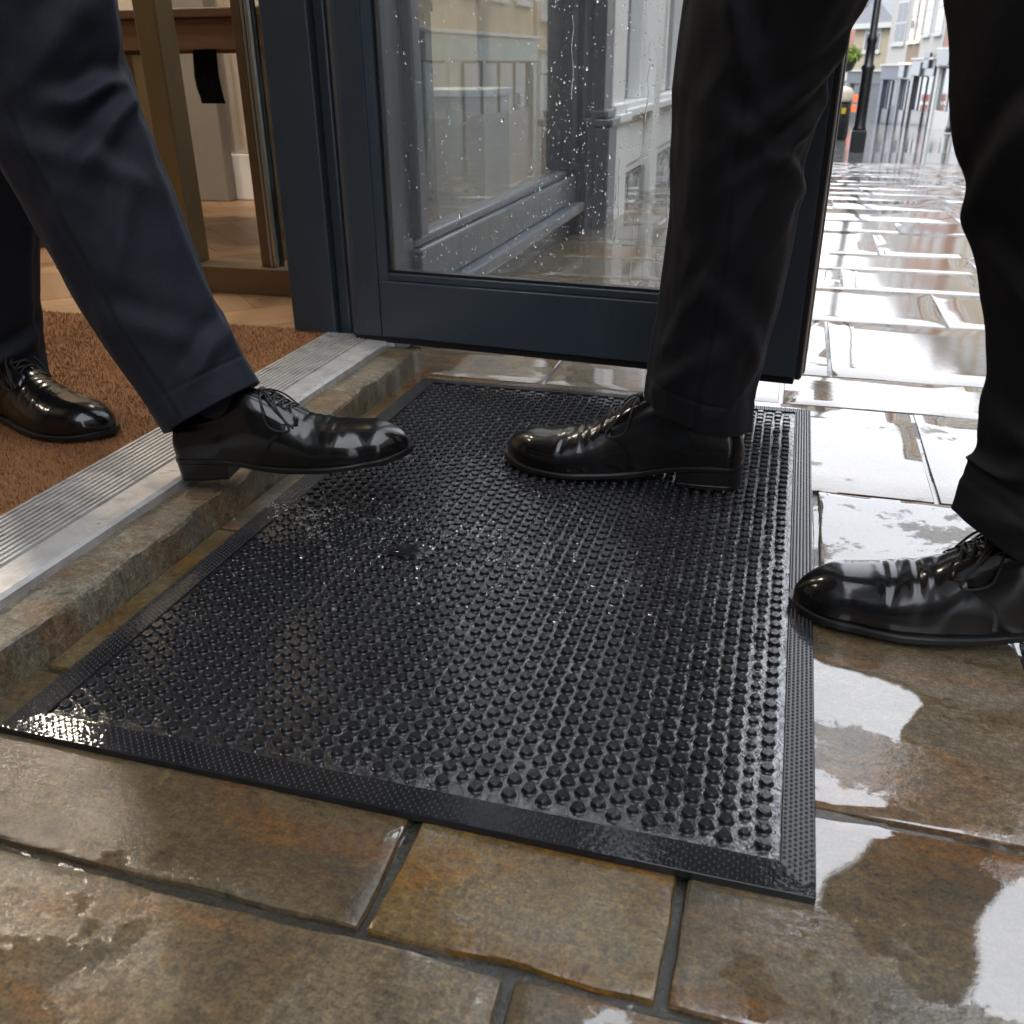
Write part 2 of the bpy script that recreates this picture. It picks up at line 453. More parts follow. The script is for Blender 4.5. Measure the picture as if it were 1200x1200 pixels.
def slab(x0, y0, x1, y1, nx, ny, rnd=.006, amp=.0012, mat='stone_slab', zt=0.0, name='slab', parent=None, thick=.03, seed=0., edge=.0022, xf=None):
    """a flag with an uneven top, worn arrises and slightly wandering edges"""
    cx, cy = (x0 + x1) / 2, (y0 + y1) / 2
    hx, hy = (x1 - x0) / 2, (y1 - y0) / 2
    b_chip = name == 'kerbstone' or y1 < .6
    def axis(n, h):
        u = np.linspace(-1, 1, n - 4) * (h - rnd)
        return np.concatenate([[-h, -h + rnd * .3], u, [h - rnd * .3, h]])
    X = axis(nx, hx); Y = axis(ny, hy)
    V = []
    for y in Y:
        for x in X:
            wx, wy = cx + x, cy + y
            dx = (hx - abs(x)); dy = (hy - abs(y))
            def drop(d):
                return 0 if d >= rnd else -(rnd * .9) * (1 - math.sqrt(max(0, 1 - (1 - d / rnd) ** 2)))
            e = drop(dx) + drop(dy)
            e *= 1 + .8 * nz(wx * 25, wy * 25, seed) + (.9 * max(0, nz(wx * 60, wy * 60, seed + 7)) if b_chip else 0)
            z = e + amp * (nz(wx * 7, wy * 7, seed) + .5 * nz(wx * 19, wy * 19, seed + 3))
            ox = oy = 0
            if dx < rnd: ox = edge * (nz(wy * 14, seed, 1.7) + .5 * nz(wy * 45, seed, 5)) * (1 - dx / rnd)
            if dy < rnd: oy = edge * (nz(wx * 14, seed, 9.1) + .5 * nz(wx * 45, seed, 2)) * (1 - dy / rnd)
            V.append((x + ox, y + oy, z + (gz(wy) if zt == 0 else 0)))
    nX, nY = len(X), len(Y)
    F = gridfaces(nY, nX)
    ring = [i for i in range(nX)] + [j * nX + nX - 1 for j in range(1, nY)] + [(nY - 1) * nX + i for i in range(nX - 2, -1, -1)] + [j * nX for j in range(nY - 2, 0, -1)]
    n0 = len(V)
    for i in ring:
        v = V[i]; V.append((v[0], v[1], v[2] - thick))
    m = len(ring)
    for k in range(m):
        F.append((ring[k], n0 + k, n0 + (k + 1) % m, ring[(k + 1) % m]))
    o = mk(name, V, F, mat, parent, smooth=True, loc=(cx, cy, zt))
    o.data.set_sharp_from_angle(angle=R(24))
    return o

g = .0040    # half joint
rows = [(-.05, .160), (.160, .352), (.352, .533), (.533, .815), (.815, 1.098), (1.098, 1.424), (1.424, 1.585), (1.585, 1.975), (1.975, 2.29), (2.29, 2.54), (2.54, 2.76), (2.76, 3.16), (3.16, 3.42)]
y = 3.42
while y < 8.8:
    rows.append((y, y + .32)); y += .32
given = {1: [-.82, -.105, .17, .52, .95], 2: [-.66, -.203, -.018, .37, .80, 1.3], 3: [-.59, -.3, .02, .245, .62, 1.05], 4: [-.59, -.2, .07, .42, .9], 5: [-.59, -.12, .21, .47, .9],
         6: [-.66, -.36, .02, .40, .81], 7: [-.66, -.30, .097, .52, .93, 1.4], 8: [-.66, -.33, -.02, .328, .77, 1.2], 9: [-.66, -.21, .14, .46, .9], 10: [-.66, -.3, .05, .47, .88],
         11: [-.66, -.15, .25, .60, 1.1], 12: [-.66, -.4, .02, .335, .8]}
si = 0
for i, (a, b) in enumerate(rows):
    xs = given.get(i)
    if xs is None:
        xs = [-.66 - .2 * random.random()]
        while xs[-1] < 1.6: xs.append(xs[-1] + random.uniform(.32, .55))
    while xs[-1] < min(3.1, .8 + .42 * b): xs.append(min(3.19, xs[-1] + random.uniform(.35, .55)))
    for x0, x1 in zip(xs, xs[1:]):
        if x1 - x0 < .05: continue
        near = b < 1.2
        lo = x0 + g
        nx, ny = (int((x1 - x0) / .011) + 5, int((b - a) / .011) + 5) if near else (13, 11) if b < 3.5 else (7, 7)
        gg = g if b < 1.0 else g * (.5 if b < 2 else .35)
        if a > .5 and x0 < -.5 and b < 1.43: lo = -.587
        slab(lo, a + gg, x1 - gg, b - gg, nx, ny, (.0030 if b < .6 else .002) if near else .0014, (.0014 if b < .6 else .0007) if b < 2 else .0002, parent=pavement, seed=si * 3.7, edge=.0034 if b < .6 else .0016)
        si += 1
# ---- doorstep: kerbstones
doorstep = box('doorstep', (-.80, -.6, -.02, -.61, 1.468, .014), 'stone_joint'); tag(doorstep, kind='structure')
for k, (a, b) in enumerate([(-.55, .158), (.160, 1.205), (1.207, 1.452)]):
    slab(-.655, a, -.588, b, 15, int((b - a) / .010) + 6, .0060, .0026, 'stone_kerb', .038, 'kerbstone', doorstep, .055, 50 + k * 5.3, .0065)
# ---- ribbed aluminium threshold
prof = [(-.768, .030), (-.768, .0485)]
x = -.766
for k in range(11):
    prof += [(x, .0505), (x + .0040, .0505), (x + .0046, .0462), (x + .0072, .0462)]; x += .0077
prof += [(x + .001, .0500), (-.646, .0494), (-.640, .0470), (-.640, .030)]
ys_ = np.linspace(-.5, 1.466, 60)
V = [(px, yy, pz) for yy in ys_ for px, pz in prof]
F = gridfaces(len(ys_), len(prof))
F = [f[::-1] for f in F]
F += [tuple(range(len(prof))), tuple(range(len(V) - len(prof), len(V)))[::-1]]
ts = mk('threshold_strip', V, F, 'aluminium')
tag(ts, 'ribbed aluminium threshold strip between the brown coir mat and the stone kerb', 'threshold strip')

# ---- shop floor: herringbone oak blocks
FZ = .045
floor = box('shop_floor', (-5.2, -3.2, -.05, -.80, 3.12, FZ - .004), 'dark_wood'); tag(floor, kind='structure')
pw, pl = .075, .30
blk = MB().box(-pw / 2 + .0006, -pl / 2 + .0006, -.012, pw / 2 - .0006, pl / 2 - .0006, 0).build('oak_block', 'oak_floor')
bme = blk.data; bpy.data.objects.remove(blk)
nb = 0
c45, s45 = math.cos(PI / 4), math.sin(PI / 4)
for i in range(-60, 60):
    for j in range(-40, 40):
        for h in (0, 1):
            # herringbone lattice before the 45 degree turn
            ux = i * pw + j * pl * 0 + 0
            bx_ = i * pw; by_ = i * pw
            if h == 0: px_, py_, rz = bx_ + pw / 2 + j * 2 * pl, by_ + pl / 2 - j * 0, 0
            else: px_, py_, rz = bx_ + pw + pl / 2 - pw + pw * 0 + j * 2 * pl, by_ - pw / 2, PI / 2
            if h == 1: px_ = bx_ + pl / 2 + j * 2 * pl; py_ = by_ - pw / 2
            X_ = px_ * c45 - py_ * s45 - 1.9; Y_ = px_ * s45 + py_ * c45 + 2.2
            if not (-3.1 < X_ < -.70 and 1.38 < Y_ < 3.2 or -2.2 < X_ < -1.36 and .8 < Y_ < 1.5): continue
            if X_ > -.86: continue
            if X_ < -1.3 - (Y_ - .475 * 0) * .62: continue
            o = bpy.data.objects.new('oak_block', bme); link(o, floor)
            o.location = (X_, Y_, FZ - .0005 * random.random()); o.rotation_euler = (0, 0, rz + PI / 4)
            nb += 1
print('oak blocks', nb, 'slabs', si)

# ---- coir entrance mat: dense fibre pile
coir = mk('coir_mat', *boxv(-1.43, -.5, FZ - .001, -.770, 1.482, FZ + .002), 'coir_base')
tag(coir, 'brown coir entrance mat inside the doorway beside the aluminium strip', 'door mat')
n = 62000
fx = rng.uniform(-1.43, -.771, n); fy = rng.uniform(.45, 1.481, n)
hgt = rng.uniform(.003, .0072, n); ang = rng.uniform(0, 2 * PI, n); lean = rng.uniform(0, .0035, n); la = rng.uniform(0, 2 * PI, n)
wd = .00055
ca, sa = np.cos(ang) * wd, np.sin(ang) * wd
z0 = np.full(n, FZ + .0015)
v0 = np.stack([fx - ca, fy - sa, z0], 1); v1 = np.stack([fx + ca, fy + sa, z0], 1); v2 = np.stack([fx + lean * np.cos(la), fy + lean * np.sin(la), z0 + hgt], 1)
V = np.stack([v0, v1, v2], 1).reshape(-1, 3)
me = bpy.data.meshes.new('fibre_pile'); me.vertices.add(3 * n); me.vertices.foreach_set('co', V.ravel()); me.loops.add(3 * n); me.loops.foreach_set('vertex_index', np.arange(3 * n, dtype=np.int32))
me.polygons.add(n); me.polygons.foreach_set('loop_start', np.arange(0, 3 * n, 3, dtype=np.int32)); me.update(calc_edges=True); me.materials.append(MAT['coir'])
tag(link(bpy.data.objects.new('fibre_pile', me), coir), kind='stuff')
trim = box('floor_trim', (-1.446, -.5, FZ - .003, -1.432, 1.49, FZ + .003), 'steel', coir, .001)

# ---- the shop: shell, facade, window
shop = empty('shop_building', (-.7, 1.5, 0))
def part(name, mb, mat, parent, bevel=0, **k):
    o = mb.build(name, mat, parent, bevel=bevel, **k)
    p = parent
    o.matrix_parent_inverse = Matrix.Translation(-Vector(p.location)) if p.type == 'EMPTY' and p.parent is None and p.rotation_euler.z == 0 else Matrix.Identity(4)
    return o
tag(shop, 'navy painted shopfront with a low display window beside its open glass door', 'shop')
part('back_wall', MB().box(-5.2, 3.12, 0, -.72, 3.3, 5.7), 'plaster', shop)
part('side_wall', MB().box(-5.4, -3.2, 0, -5.2, 3.3, 5.7), 'plaster', shop)
part('near_wall', MB().box(-5.2, -3.4, 0, -.72, -3.2, 5.7), 'plaster', shop)
part('ceiling', MB().box(-5.2, -3.2, 2.75, -.72, 3.12, 2.95), 'plaster', shop)
part('upper_wall', MB().box(-.98, -3.4, 2.951, -.72, 3.3, 5.7), 'brick_tan', shop)
part('roof_slab', MB().box(-5.4, -3.4, 5.701, -.6, 3.3, 5.85), 'slate', shop)
part('fascia', MB().box(-.92, -3.4, 2.30, -.62, 2.99, 2.949), 'paint_navy', shop, .004)
part('cornice', MB().box(-.95, -3.4, 2.952, -.52, 2.99, 3.04), 'paint_navy', shop, .006)
part('near_wall_front', MB().box(-.92, -3.4, 0, -.70, -.20, 2.299), 'paint_navy', shop, .003)
part('skirting', MB().box(-5.2, 3.095, FZ, -.93, 3.119, .20), 'paint_white', shop, .003)
part('wall_panel', MB().box(-2.16, 3.04, FZ, -1.93, 3.094, 1.3), 'panel_grey', shop, .004)
part('wall_panel', MB().box(-1.86, 3.085, .26, -1.0, 3.119, 1.3).box(-1.86, 3.075, .26, -1.0, 3.084, .30), 'plaster', shop, .002)
# jamb the door hangs on
part('door_jamb', MB().box(-.835, 1.468, .0, -.752, 1.62, 2.299), 'paint_navy', shop, .003)
part('jamb_stop', MB().box(-.751, 1.484, .0, -.730, 1.62, 2.299), 'paint_navy', shop, .004)
part('jamb_bead', MB().box(-.7295, 1.50, .0, -.655, 1.62, 2.299), 'paint_navy', shop, .004)
# shop window
part('stall_riser', MB().box(-.90, 1.621, -.02, -.655, 2.92, .066), 'paint_brown', shop, .004)
part('window_sill', MB().box(-.90, 1.621, .067, -.612, 2.93, .095), 'paint_grey', shop, .005)
part('window_rail', MB().box(-.72, 1.621, .096, -.642, 2.93, .172).box(-.70, 1.621, .173, -.655, 2.93, .190), 'paint_grey', shop, .005)
part('window_post', MB().box(-.72, 1.621, .191, -.640, 1.66, 2.299), 'paint_grey', shop, .004)
part('window_post', MB().box(-.72, 2.86, .191, -.640, 2.93, 2.299), 'paint_navy', shop, .004)
part('window_pane', MB().box(-.682, 1.660, .188, -.676, 2.861, 2.30), 'glass_window', shop)
part('pilaster', MB().box(-.72, 2.931, -.02, -.625, 3.06, 2.299).box(-.72, 2.94, -.02, -.61, 3.05, .33), 'paint_navy', shop, .004)
part('pilaster', MB().box(-.72, 3.061, -.02, -.585, 3.19, 2.949), 'paint_grey', shop, .004)
part('pilaster_base', MB().box(-.71, 3.055, -.02, -.566, 3.196, .30).box(-.71, 3.05, .301, -.556, 3.20, .325).box(-.71, 3.055, .326, -.572, 3.196, .35), 'paint_grey', shop, .006)

# ---- interior furniture
pt = empty('glass_partition', (-1.0, 1.75, FZ)); tag(pt, 'clear glass screen with bronze base rail and upright posts inside the shop', 'glass screen')
part('base_rail', MB().box(-1.26, 1.72, FZ, -.84, 1.80, .100), 'bronze', pt, .002)
part('post', MB().box(-1.254, 1.73, .1005, -1.204, 1.79, 2.4), 'brass', pt, .003)
part('post', MB().box(-1.050, 1.742, .1005, -1.030, 1.775, 2.4), 'bronze', pt, .002)
part('post', MB().box(-1.0295, 1.742, .1005, -1.0235, 1.775, 2.4).box(-1.0215, 1.742, .1005, -1.0145, 1.775, 2.4).box(-1.0295, 1.752, .1005, -1.0145, 1.775, 2.4), 'steel', pt, .001)
part('glass', MB().box(-1.0140, 1.757, .1005, -.842, 1.765, 2.3), 'glass_pane', pt)

tb = empty('display_table', (-1.25, 2.3, FZ)); tag(tb, 'wooden display table with brass legs behind the glass screen', 'table')
part('apron', MB().box(-2.0, 2.065, .515, -1.115, 2.10, .578).box(-2.0, 2.66, .515, -1.115, 2.695, .578).box(-1.15, 2.1005, .515, -1.115, 2.6595, .578), 'walnut', tb, .002)
part('top', MB().box(-2.03, 2.05, .5785, -1.10, 2.71, .598), 'walnut', tb, .003)
for (lx, ly) in ((-1.235, 2.07), (-1.235, 2.62), (-1.98, 2.07), (-1.98, 2.62)):
    part('leg', MB().box(lx, ly, FZ, lx + .05, ly + .05, .5145), 'brass', tb, .002)
part('foot_rail', MB().box(-1.232, 2.1205, FZ + .005, -1.19, 2.6195, .085), 'brass', tb, .002)

# a dark garment folded over the table edge
def cloth_drape():
    V = []; n1, n2 = 30, 14
    for i in range(n1):
        s = i / (n1 - 1)
        for j in range(n2):
            u = j / (n2 - 1)
            x_ = -1.392 + u * .062 + .010 * s
            d = .005 * math.sin(u * 9 + s * 3) + .004 * nz(u * 4, s * 5)
            V.append((x_ + .004 * math.sin(s * 7), 2.112 + abs(d), .572 - s * .172))
    F = gridfaces(n1, n2)
    o = mk('garment', V, F, 'cloth_black', smooth=True)
    m = o.modifiers.new('thick', 'SOLIDIFY'); m.thickness = .004; m.offset = -1
    return o
tag(cloth_drape(), 'black garment hanging down behind the front apron of the wooden table', 'garment')

fr = empty('clothes_rail', (-1.05, 2.35, FZ)); tag(fr, 'dark wooden hanging frame standing behind the shop window', 'clothes rail')
for (x_, y_) in ((-.98, 2.05), (-.98, 2.46)):
    part('post', MB().box(x_, y_, FZ + .02, x_ + .045, y_ + .045, .60), 'dark_wood', fr, .002)
part('top_bar', MB().box(-.985, 2.045, .6005, -.93, 2.51, .645), 'dark_wood', fr, .002)
part('foot', MB().box(-1.10, 2.045, FZ, -.81, 2.10, FZ + .0195), 'dark_wood', fr, .002)
part('foot', MB().box(-1.10, 2.455, FZ, -.81, 2.51, FZ + .0195), 'dark_wood', fr, .002)
mn = empty('display_plinth', (-1.25, 2.8, FZ)); tag(mn, 'pale display plinth standing in the shop window behind the dark frame', 'plinth')
part('body', MB().box(-1.09, 2.58, FZ, -.82, 2.82, .40), 'paint_cream', mn, .004)
part('top', MB().box(-1.10, 2.57, .4005, -.81, 2.83, .42), 'paint_white', mn, .003)

# ceiling lamps of the shop (their glints lie on the wet stone)
for k, (x_, y_) in enumerate(((-1.95, 1.95), (-2.7, 1.3), (-3.0, 2.6), (-3.6, .3), (-1.25, 2.65))):
    lm = empty('ceiling_lamp', (x_, y_, 2.5)); tag(lm, 'warm round lamp hanging from the shop ceiling ' + ('above the glass screen', 'between the coir mat and the side wall', 'in the far back corner', 'deep in the middle of the shop', 'above the display plinth')[k], 'lamp', 'shop ceiling lamps')
    V, F = lathe([(.012, .25), (.012, .12), (.05, .10), (.085, .02), (.088, .0), (.080, .004)], 20); mk('shade', V, F[:-2], 'bronze', lm, True)
    V, F = lathe([(.001, .006), (.07, .006), (.072, .012), (.001, .02)], 20); mk('bulb', V, F, 'lamp_glow', lm, True)

# ---- the open door
ang = math.atan2(1.365 - 1.437, .043 + .7135)
DW = .760
door = empty('glass_door', (-.7135, 1.437, .055), ang); tag(door, 'navy framed glass door standing open, its pane spotted with rain', 'door')
TH = .048
def dpart(name, mb, mat, bevel=0, parent=None): return mb.build(name, mat, parent or door, bevel=bevel)
HH = 2.18
# hinge stile with a bullnose
prof = []
for k in range(11):
    a = PI / 2 + PI * k / 10
    prof.append((.024 + .024 * math.cos(a), TH / 2 + TH / 2 * math.sin(a)))
prof += [(.066, 0), (.066, .006), (.080, .010), (.080, .038), (.066, .042), (.066, TH)]
prof = prof[::-1]
V = [(x_, y_, 0.004) for x_, y_ in prof] + [(x_, y_, HH) for x_, y_ in prof]
m_ = len(prof)
F = [(k, (k + 1) % m_, m_ + (k + 1) % m_, m_ + k) for k in range(m_)] + [tuple(range(m_))[::-1], tuple(range(m_, 2 * m_))]
dpart('stile', MB().add(V, F), 'paint_navy', .0012)
dpart('stile', MB().box(.682, 0, .004, DW - .008, TH, HH), 'paint_navy', .0015)
dpart('stile_bead', MB().box(.668, .008, .113, .6815, .040, HH - .12), 'paint_navy', .001)
dpart('bottom_rail', MB().box(.0665, .0015, .004, .6815, TH - .0015, .098).box(.0805, .009, .0985, .667, .039, .110), 'paint_navy', .0015)
dpart('top_rail', MB().box(.0665, .0015, HH - .11, .6815, TH - .0015, HH), 'paint_navy', .0015)
dpart('gasket', MB().box(.0805, .016, .1105, .667, .032, .1145).box(.0805, .016, .115, .0845, .032, HH - .11).box(.6635, .016, .115, .6675, .032, HH - .11), 'gasket')
dpart('edge_strip', MB().box(DW - .0075, .006, .002, DW + .001, TH - .016, HH).box(DW - .0075, TH - .0155, .002, DW + .003, TH - .002, HH), 'edge_metal', .0015)
dpart('edge_seal', MB().box(DW - .0078, .0005, .002, DW - .0008, .0058, HH), 'gasket')
dpart('bottom_seal', MB().box(.010, .008, -.008, DW - .010, TH - .008, .0035), 'gasket')
dpart('glass', MB().box(.0845, .021, .1146, .6635, .027, HH - .112), 'glass_pane')
dpart('handle', MB().add(*tube([(.715, -.045, .75), (.715, -.045, .95), (.715, -.045, 1.15)], .011, 12)).add(*tube([(.715, 0, .80), (.715, -.022, .80), (.715, -.045, .80)], .008, 10)).add(*tube([(.715, 0, 1.1), (.715, -.022, 1.1), (.715, -.045, 1.1)], .008, 10)), 'steel')
# rain on the outer side of the pane
def dome(cx, cz, rx, rz_, h, y0, n=8):
    V = []; F = []
    for fr_, hh in ((1, 0), (.8, .6), (.45, .9)):
        for k in range(n):
            a = 2 * PI * k / n
            V.append((cx + rx * fr_ * math.cos(a), y0 + h * hh, cz + rz_ * fr_ * math.sin(a)))
    V.append((cx, y0 + h, cz))
    F = gridfaces(3, n, True)
    F = [f[::-1] for f in F]
    for k in range(n): F.append((3 * n, 2 * n + k, 2 * n + (k + 1) % n)[::-1])
    F.append(tuple(range(n)))
    return V, F
mb = MB()
for k in range(3600):
    x_ = random.uniform(.09, .66); z_ = .118 + .62 * random.random() ** 1.15
    if x_ < .30 and random.random() < .4: continue
    r_ = min(.0042, .00062 * math.exp(random.gauss(0, .5)))
    mb.add(*dome(x_, z_, r_, r_ * random.uniform(1.0, 1.7), r_ * .55, .0272))
for k in range(14):
    x_ = random.uniform(.2, .66); z_ = random.uniform(.2, .7); L_ = random.uniform(.04, .16)
    pts = [(x_ + .006 * nz(j * .6, k * 3.1), .0275, z_ - L_ * j / 6) for j in range(7)]
    mb.add(*tube(pts, [.0004, .0008, .0007, .0009, .0013], 6, 22, .5))
tag(mb.build('raindrops', 'water', door, smooth=True), kind='stuff')

# ---- neighbour: white shopfront further along
nb_ = empty('white_shopfront', (-.65, 4.5, 0)); tag(nb_, 'white painted shopfront with panelled base seen through the door glass', 'shop')
def zrow(y0, y1): return gz(y1) - .03
part('wall', MB().box(-3, 3.301, -.4, -.72, 9.0, 3.25), 'render_white', nb_)
part('pilaster', MB().box(-.719, 3.21, -.1, -.585, 3.42, 2.7), 'paint_white', nb_, .004)
part('pilaster_base', MB().box(-.715, 3.215, -.1, -.570, 3.43, .30).box(-.715, 3.211, .301, -.558, 3.44, .33).box(-.715, 3.215, .331, -.572, 3.43, .36), 'paint_white', nb_, .005)
for a, b in ((3.45, 4.25), (4.45, 5.6), (5.8, 7.0), (7.2, 8.8)):
    part('plinth', MB().box(-.719, a, zrow(a, b) - .05, -.625, b, .085), 'stone_joint', nb_, .004)
    part('base_panel', MB().box(-.719, a, .0855, -.640, b, .30).box(-.719, a + .08, .12, -.632, b - .08, .27), 'paint_white', nb_, .004)
    part('sill', MB().box(-.719, a, .3005, -.60, b, .33).box(-.719, a, .331, -.62, b, .35), 'paint_white', nb_, .005)
    part('window', MB().box(-.719, a + .08, .36, -.70, b - .08, 2.2), 'dark_glass', nb_)
    part('frame', MB().box(-.719, a, .351, -.650, a + .075, 2.3).box(-.719, b - .075, .351, -.650, b, 2.3).box(-.719, (a + b) / 2 - .02, .36, -.66, (a + b) / 2 + .02, 2.2), 'paint_white', nb_, .004)
    part('pilaster', MB().box(-.719, b + .01, zrow(a, b) - .05, -.60, b + .19, 2.7), 'paint_white', nb_, .004)
part('fascia', MB().box(-.719, 3.21, 2.701, -.50, 9.0, 3.2), 'paint_white', nb_, .006)

# ================================================================== THE RUBBER MAT
MX0, MX1, MY0, MY1 = -.557, .065, .447, 1.385
mat_ = empty('rubber_mat', ((MX0 + MX1) / 2, (MY0 + MY1) / 2, 0)); tag(mat_, 'wet black rubber scraper mat with round studs and dimpled border', 'door mat')
MB0 = .0030   # slab contact
BZ = .0048    # floor of the studded field
bl, br, bn, bf = .026, .0225, .0255, .018
def ringbox(mb, o, i, zo, zi):
    (ox0, oy0, ox1, oy1), (ix0, iy0, ix1, iy1) = o, i
    O = [(ox0, oy0), (ox1, oy0), (ox1, oy1), (ox0, oy1)]; I = [(ix0, iy0), (ix1, iy0), (ix1, iy1), (ix0, iy1)]
    V = [(*p, MB0 - .0025) for p in O] + [(*p, zo) for p in O] + [(*p, zi) for p in I] + [(*p, BZ - .001) for p in I]
    F = []
    for k in range(4):
        n = (k + 1) % 4
        F += [(k, n, 4 + n, 4 + k), (4 + k, 4 + n, 8 + n, 8 + k), (8 + k, 8 + n, 12 + n, 12 + k)]
    mb.add(V, F)
OUT = (MX0, MY0, MX1, MY1); INN = (MX0 + bl, MY0 + bn, MX1 - br, MY1 - bf)
mb = MB(); ringbox(mb, OUT, INN, .0064, .0070)
part('border', mb, 'rubber', mat_, .0008)
# field floor, slightly wavy so that the water film breaks up
fxn, fyn = 90, 140
V = []
for j in range(fyn):
    for i in range(fxn):
        x_ = INN[0] + (INN[2] - INN[0]) * i / (fxn - 1); y_ = INN[1] + (INN[3] - INN[1]) * j / (fyn - 1)
        V.append((x_, y_, BZ + .0004 * nz(x_ * 18, y_ * 18, 4)))
part('base_sheet', MB().add(V, gridfaces(fyn, fxn)), 'rubber_base', mat_, smooth=True)
# border dimples
def pip(x_, y_, z_, r_, h_):
    V = []
    for fr_, hh in ((1, 0), (.62, .85)):
        for k in range(6):
            a = PI * k / 3
            V.append((x_ + r_ * fr_ * math.cos(a), y_ + r_ * fr_ * math.sin(a), z_ + h_ * hh))
    F = gridfaces(2, 6, True) + [tuple(range(6, 12))]
    return V, F
mb = MB()
def bz(x_, y_):
    return .0064
for iy in range(int((MY1 - MY0) / .0046)):
    y_ = MY0 + .003 + iy * .0046
    for side, wd_ in ((0, bl), (1, br)):
        for k in range(6):
            d = .0025 + k * (wd_ - .005) / 5
            x_ = MX0 + d if side == 0 else MX1 - d
            if y_ - MY0 < bn * d / wd_ + .001 or MY1 - y_ < bf * d / wd_ + .001: continue
            mb.add(*pip(x_, y_ + (.0023 if k % 2 else 0), .0064 + .0006 * d / wd_, .00125, .0011))
for ix in range(int((MX1 - MX0) / .0060)):
    for side, wd_, nr in ((0, bn, 7), (1, bf, 5)):
        for k in range(nr):
            d = .003 + k * (wd_ - .006) / (nr - 1)
            x_ = MX0 + .003 + ix * .0060 + (.0030 if k % 2 else 0)
            y_ = MY0 + d if side == 0 else MY1 - d
            if x_ - MX0 < bl * d / wd_ + .001 or MX1 - x_ < br * d / wd_ + .001: continue
            mb.add(*pip(x_, y_, .0064 + .0006 * d / wd_, .0013, .0011))
tag(part('border_dimples', mb, 'rubber', mat_, smooth=True), kind='stuff')
# studs
def stud_mesh(r_, h_, top=True):
    """skirt of clinging water, straight wall, bevel and a flat top; rings are split so that the rim stays crisp"""
    V = []; F = []
    for prof_ in ([(r_ + .0013, .0), (r_ + .0004, .0004), (r_ + .0001, .0011)], [(r_ + .0001, .0011), (r_ + .00005, h_ * .6), (r_, h_ - .0006)], [(r_, h_ - .0006), (r_ * .90, h_)], [(r_ * .90, h_), (r_ * .5, h_), (r_ * .2, h_)]):
        v, f = lathe(prof_, 14); f = f[:-2] + ([f[-1]] if prof_[-1][0] < r_ * .5 else [])
        n0 = len(V); V += v; F += [tuple(i + n0 for i in q_) for q_ in f]
    if top:
        for a, rr in ((.4, .46), (2.5, .46), (4.6, .46), (0, .0)):
            n0 = len(V)
            v, f = pip(rr * r_ * math.cos(a), rr * r_ * math.sin(a), h_ - .0001, r_ * .13, .00045)
            V = list(V) + list(v); F += [tuple(i + n0 for i in q_) for q_ in f]
    return V, F
SV, SF = stud_mesh(.0047, .0040); sV, sF = stud_mesh(.0034, .0030)
studs = []
col_i = 0
x_ = .031
while x_ > MX0 + bl + .006:
    oddc = col_i % 2
    y_ = .4805 + (.0077 if oddc else 0) + .004
    while y_ < MY1 - bf - .005:
        small = (col_i == 1 and random.random() < .75) or random.random() < .035 or (oddc and y_ < .50 and random.random() < .6)
        studs.append((x_ + random.uniform(-.0004, .0004), y_ + random.uniform(-.0005, .0005), small)); y_ += .0154
    x_ -= .0126; col_i += 1
studs.sort(key=lambda s: s[0] ** 2 + s[1] ** 2)
me1 = mk('stud', SV, SF, 'rubber', None, True); me2 = mk('stud', sV, sF, 'rubber', None, True)
m1, m2 = me1.data, me2.data
bpy.data.objects.remove(me1); bpy.data.objects.remove(me2)
inv = Matrix.Translation(-Vector(mat_.location))
for x_, y_, s_ in studs[:300]:
    o = bpy.data.objects.new('stud', m2 if s_ else m1); link(o, mat_); o.matrix_parent_inverse = inv
    o.location = (x_, y_, BZ); o.rotation_euler = (0, 0, random.uniform(0, 6.28))
mb = MB()
for x_, y_, s_ in studs[300:]:
    a = random.uniform(0, 6.28); c_, s2 = math.cos(a), math.sin(a)
    mb.add([(x_ + v[0] * c_ - v[1] * s2, y_ + v[0] * s2 + v[1] * c_, BZ + v[2]) for v in (sV if s_ else SV)], sF if s_ else SF)
tag(part('stud_field', mb, 'rubber', mat_, smooth=True), kind='stuff')
print('studs', len(studs))

# ---- water: splash at the stepping foot, pooled water over the studs, drops
def blob(cx, cy, cz, r_, sx=1, sy=1, sz=1, n=7, m=5):
    V = [(cx, cy, cz - r_ * sz)]; F = []
    for i in range(1, m):
        a = PI * i / m
        for k in range(n):
            b = 2 * PI * k / n
            V.append((cx + r_ * sx * math.sin(a) * math.cos(b), cy + r_ * sy * math.sin(a) * math.sin(b), cz - r_ * sz * math.cos(a)))
    V.append((cx, cy, cz + r_ * sz))
    for k in range(n):
        F.append((0, 1 + (k + 1) % n, 1 + k))
        F.append((len(V) - 1, len(V) - 1 - n + k, len(V) - 1 - n + (k + 1) % n))
    for i in range(m - 2):
        for k in range(n):
            a0 = 1 + i * n + k; a1 = 1 + i * n + (k + 1) % n
            F.append((a0, a1, a1 + n, a0 + n))
    return V, F
mb = MB()
random.seed(21)
cxs, cys = -.47, .83
for k in range(230):
    t_ = random.random()
    x_ = cxs + random.gauss(.07 * t_ * 2, .05); y_ = cys + random.gauss(.0, .035); z_ = .012 + abs(random.gauss(0, .016)) * (1 - .3 * t_)
    if x_ < -.575: z_ += .05
    r_ = min(.0017, .0006 * math.exp(random.gauss(0, .45)))
    mb.add(*blob(x_, y_, z_, r_, random.uniform(.8, 1.6), 1, random.uniform(.8, 1.4)))
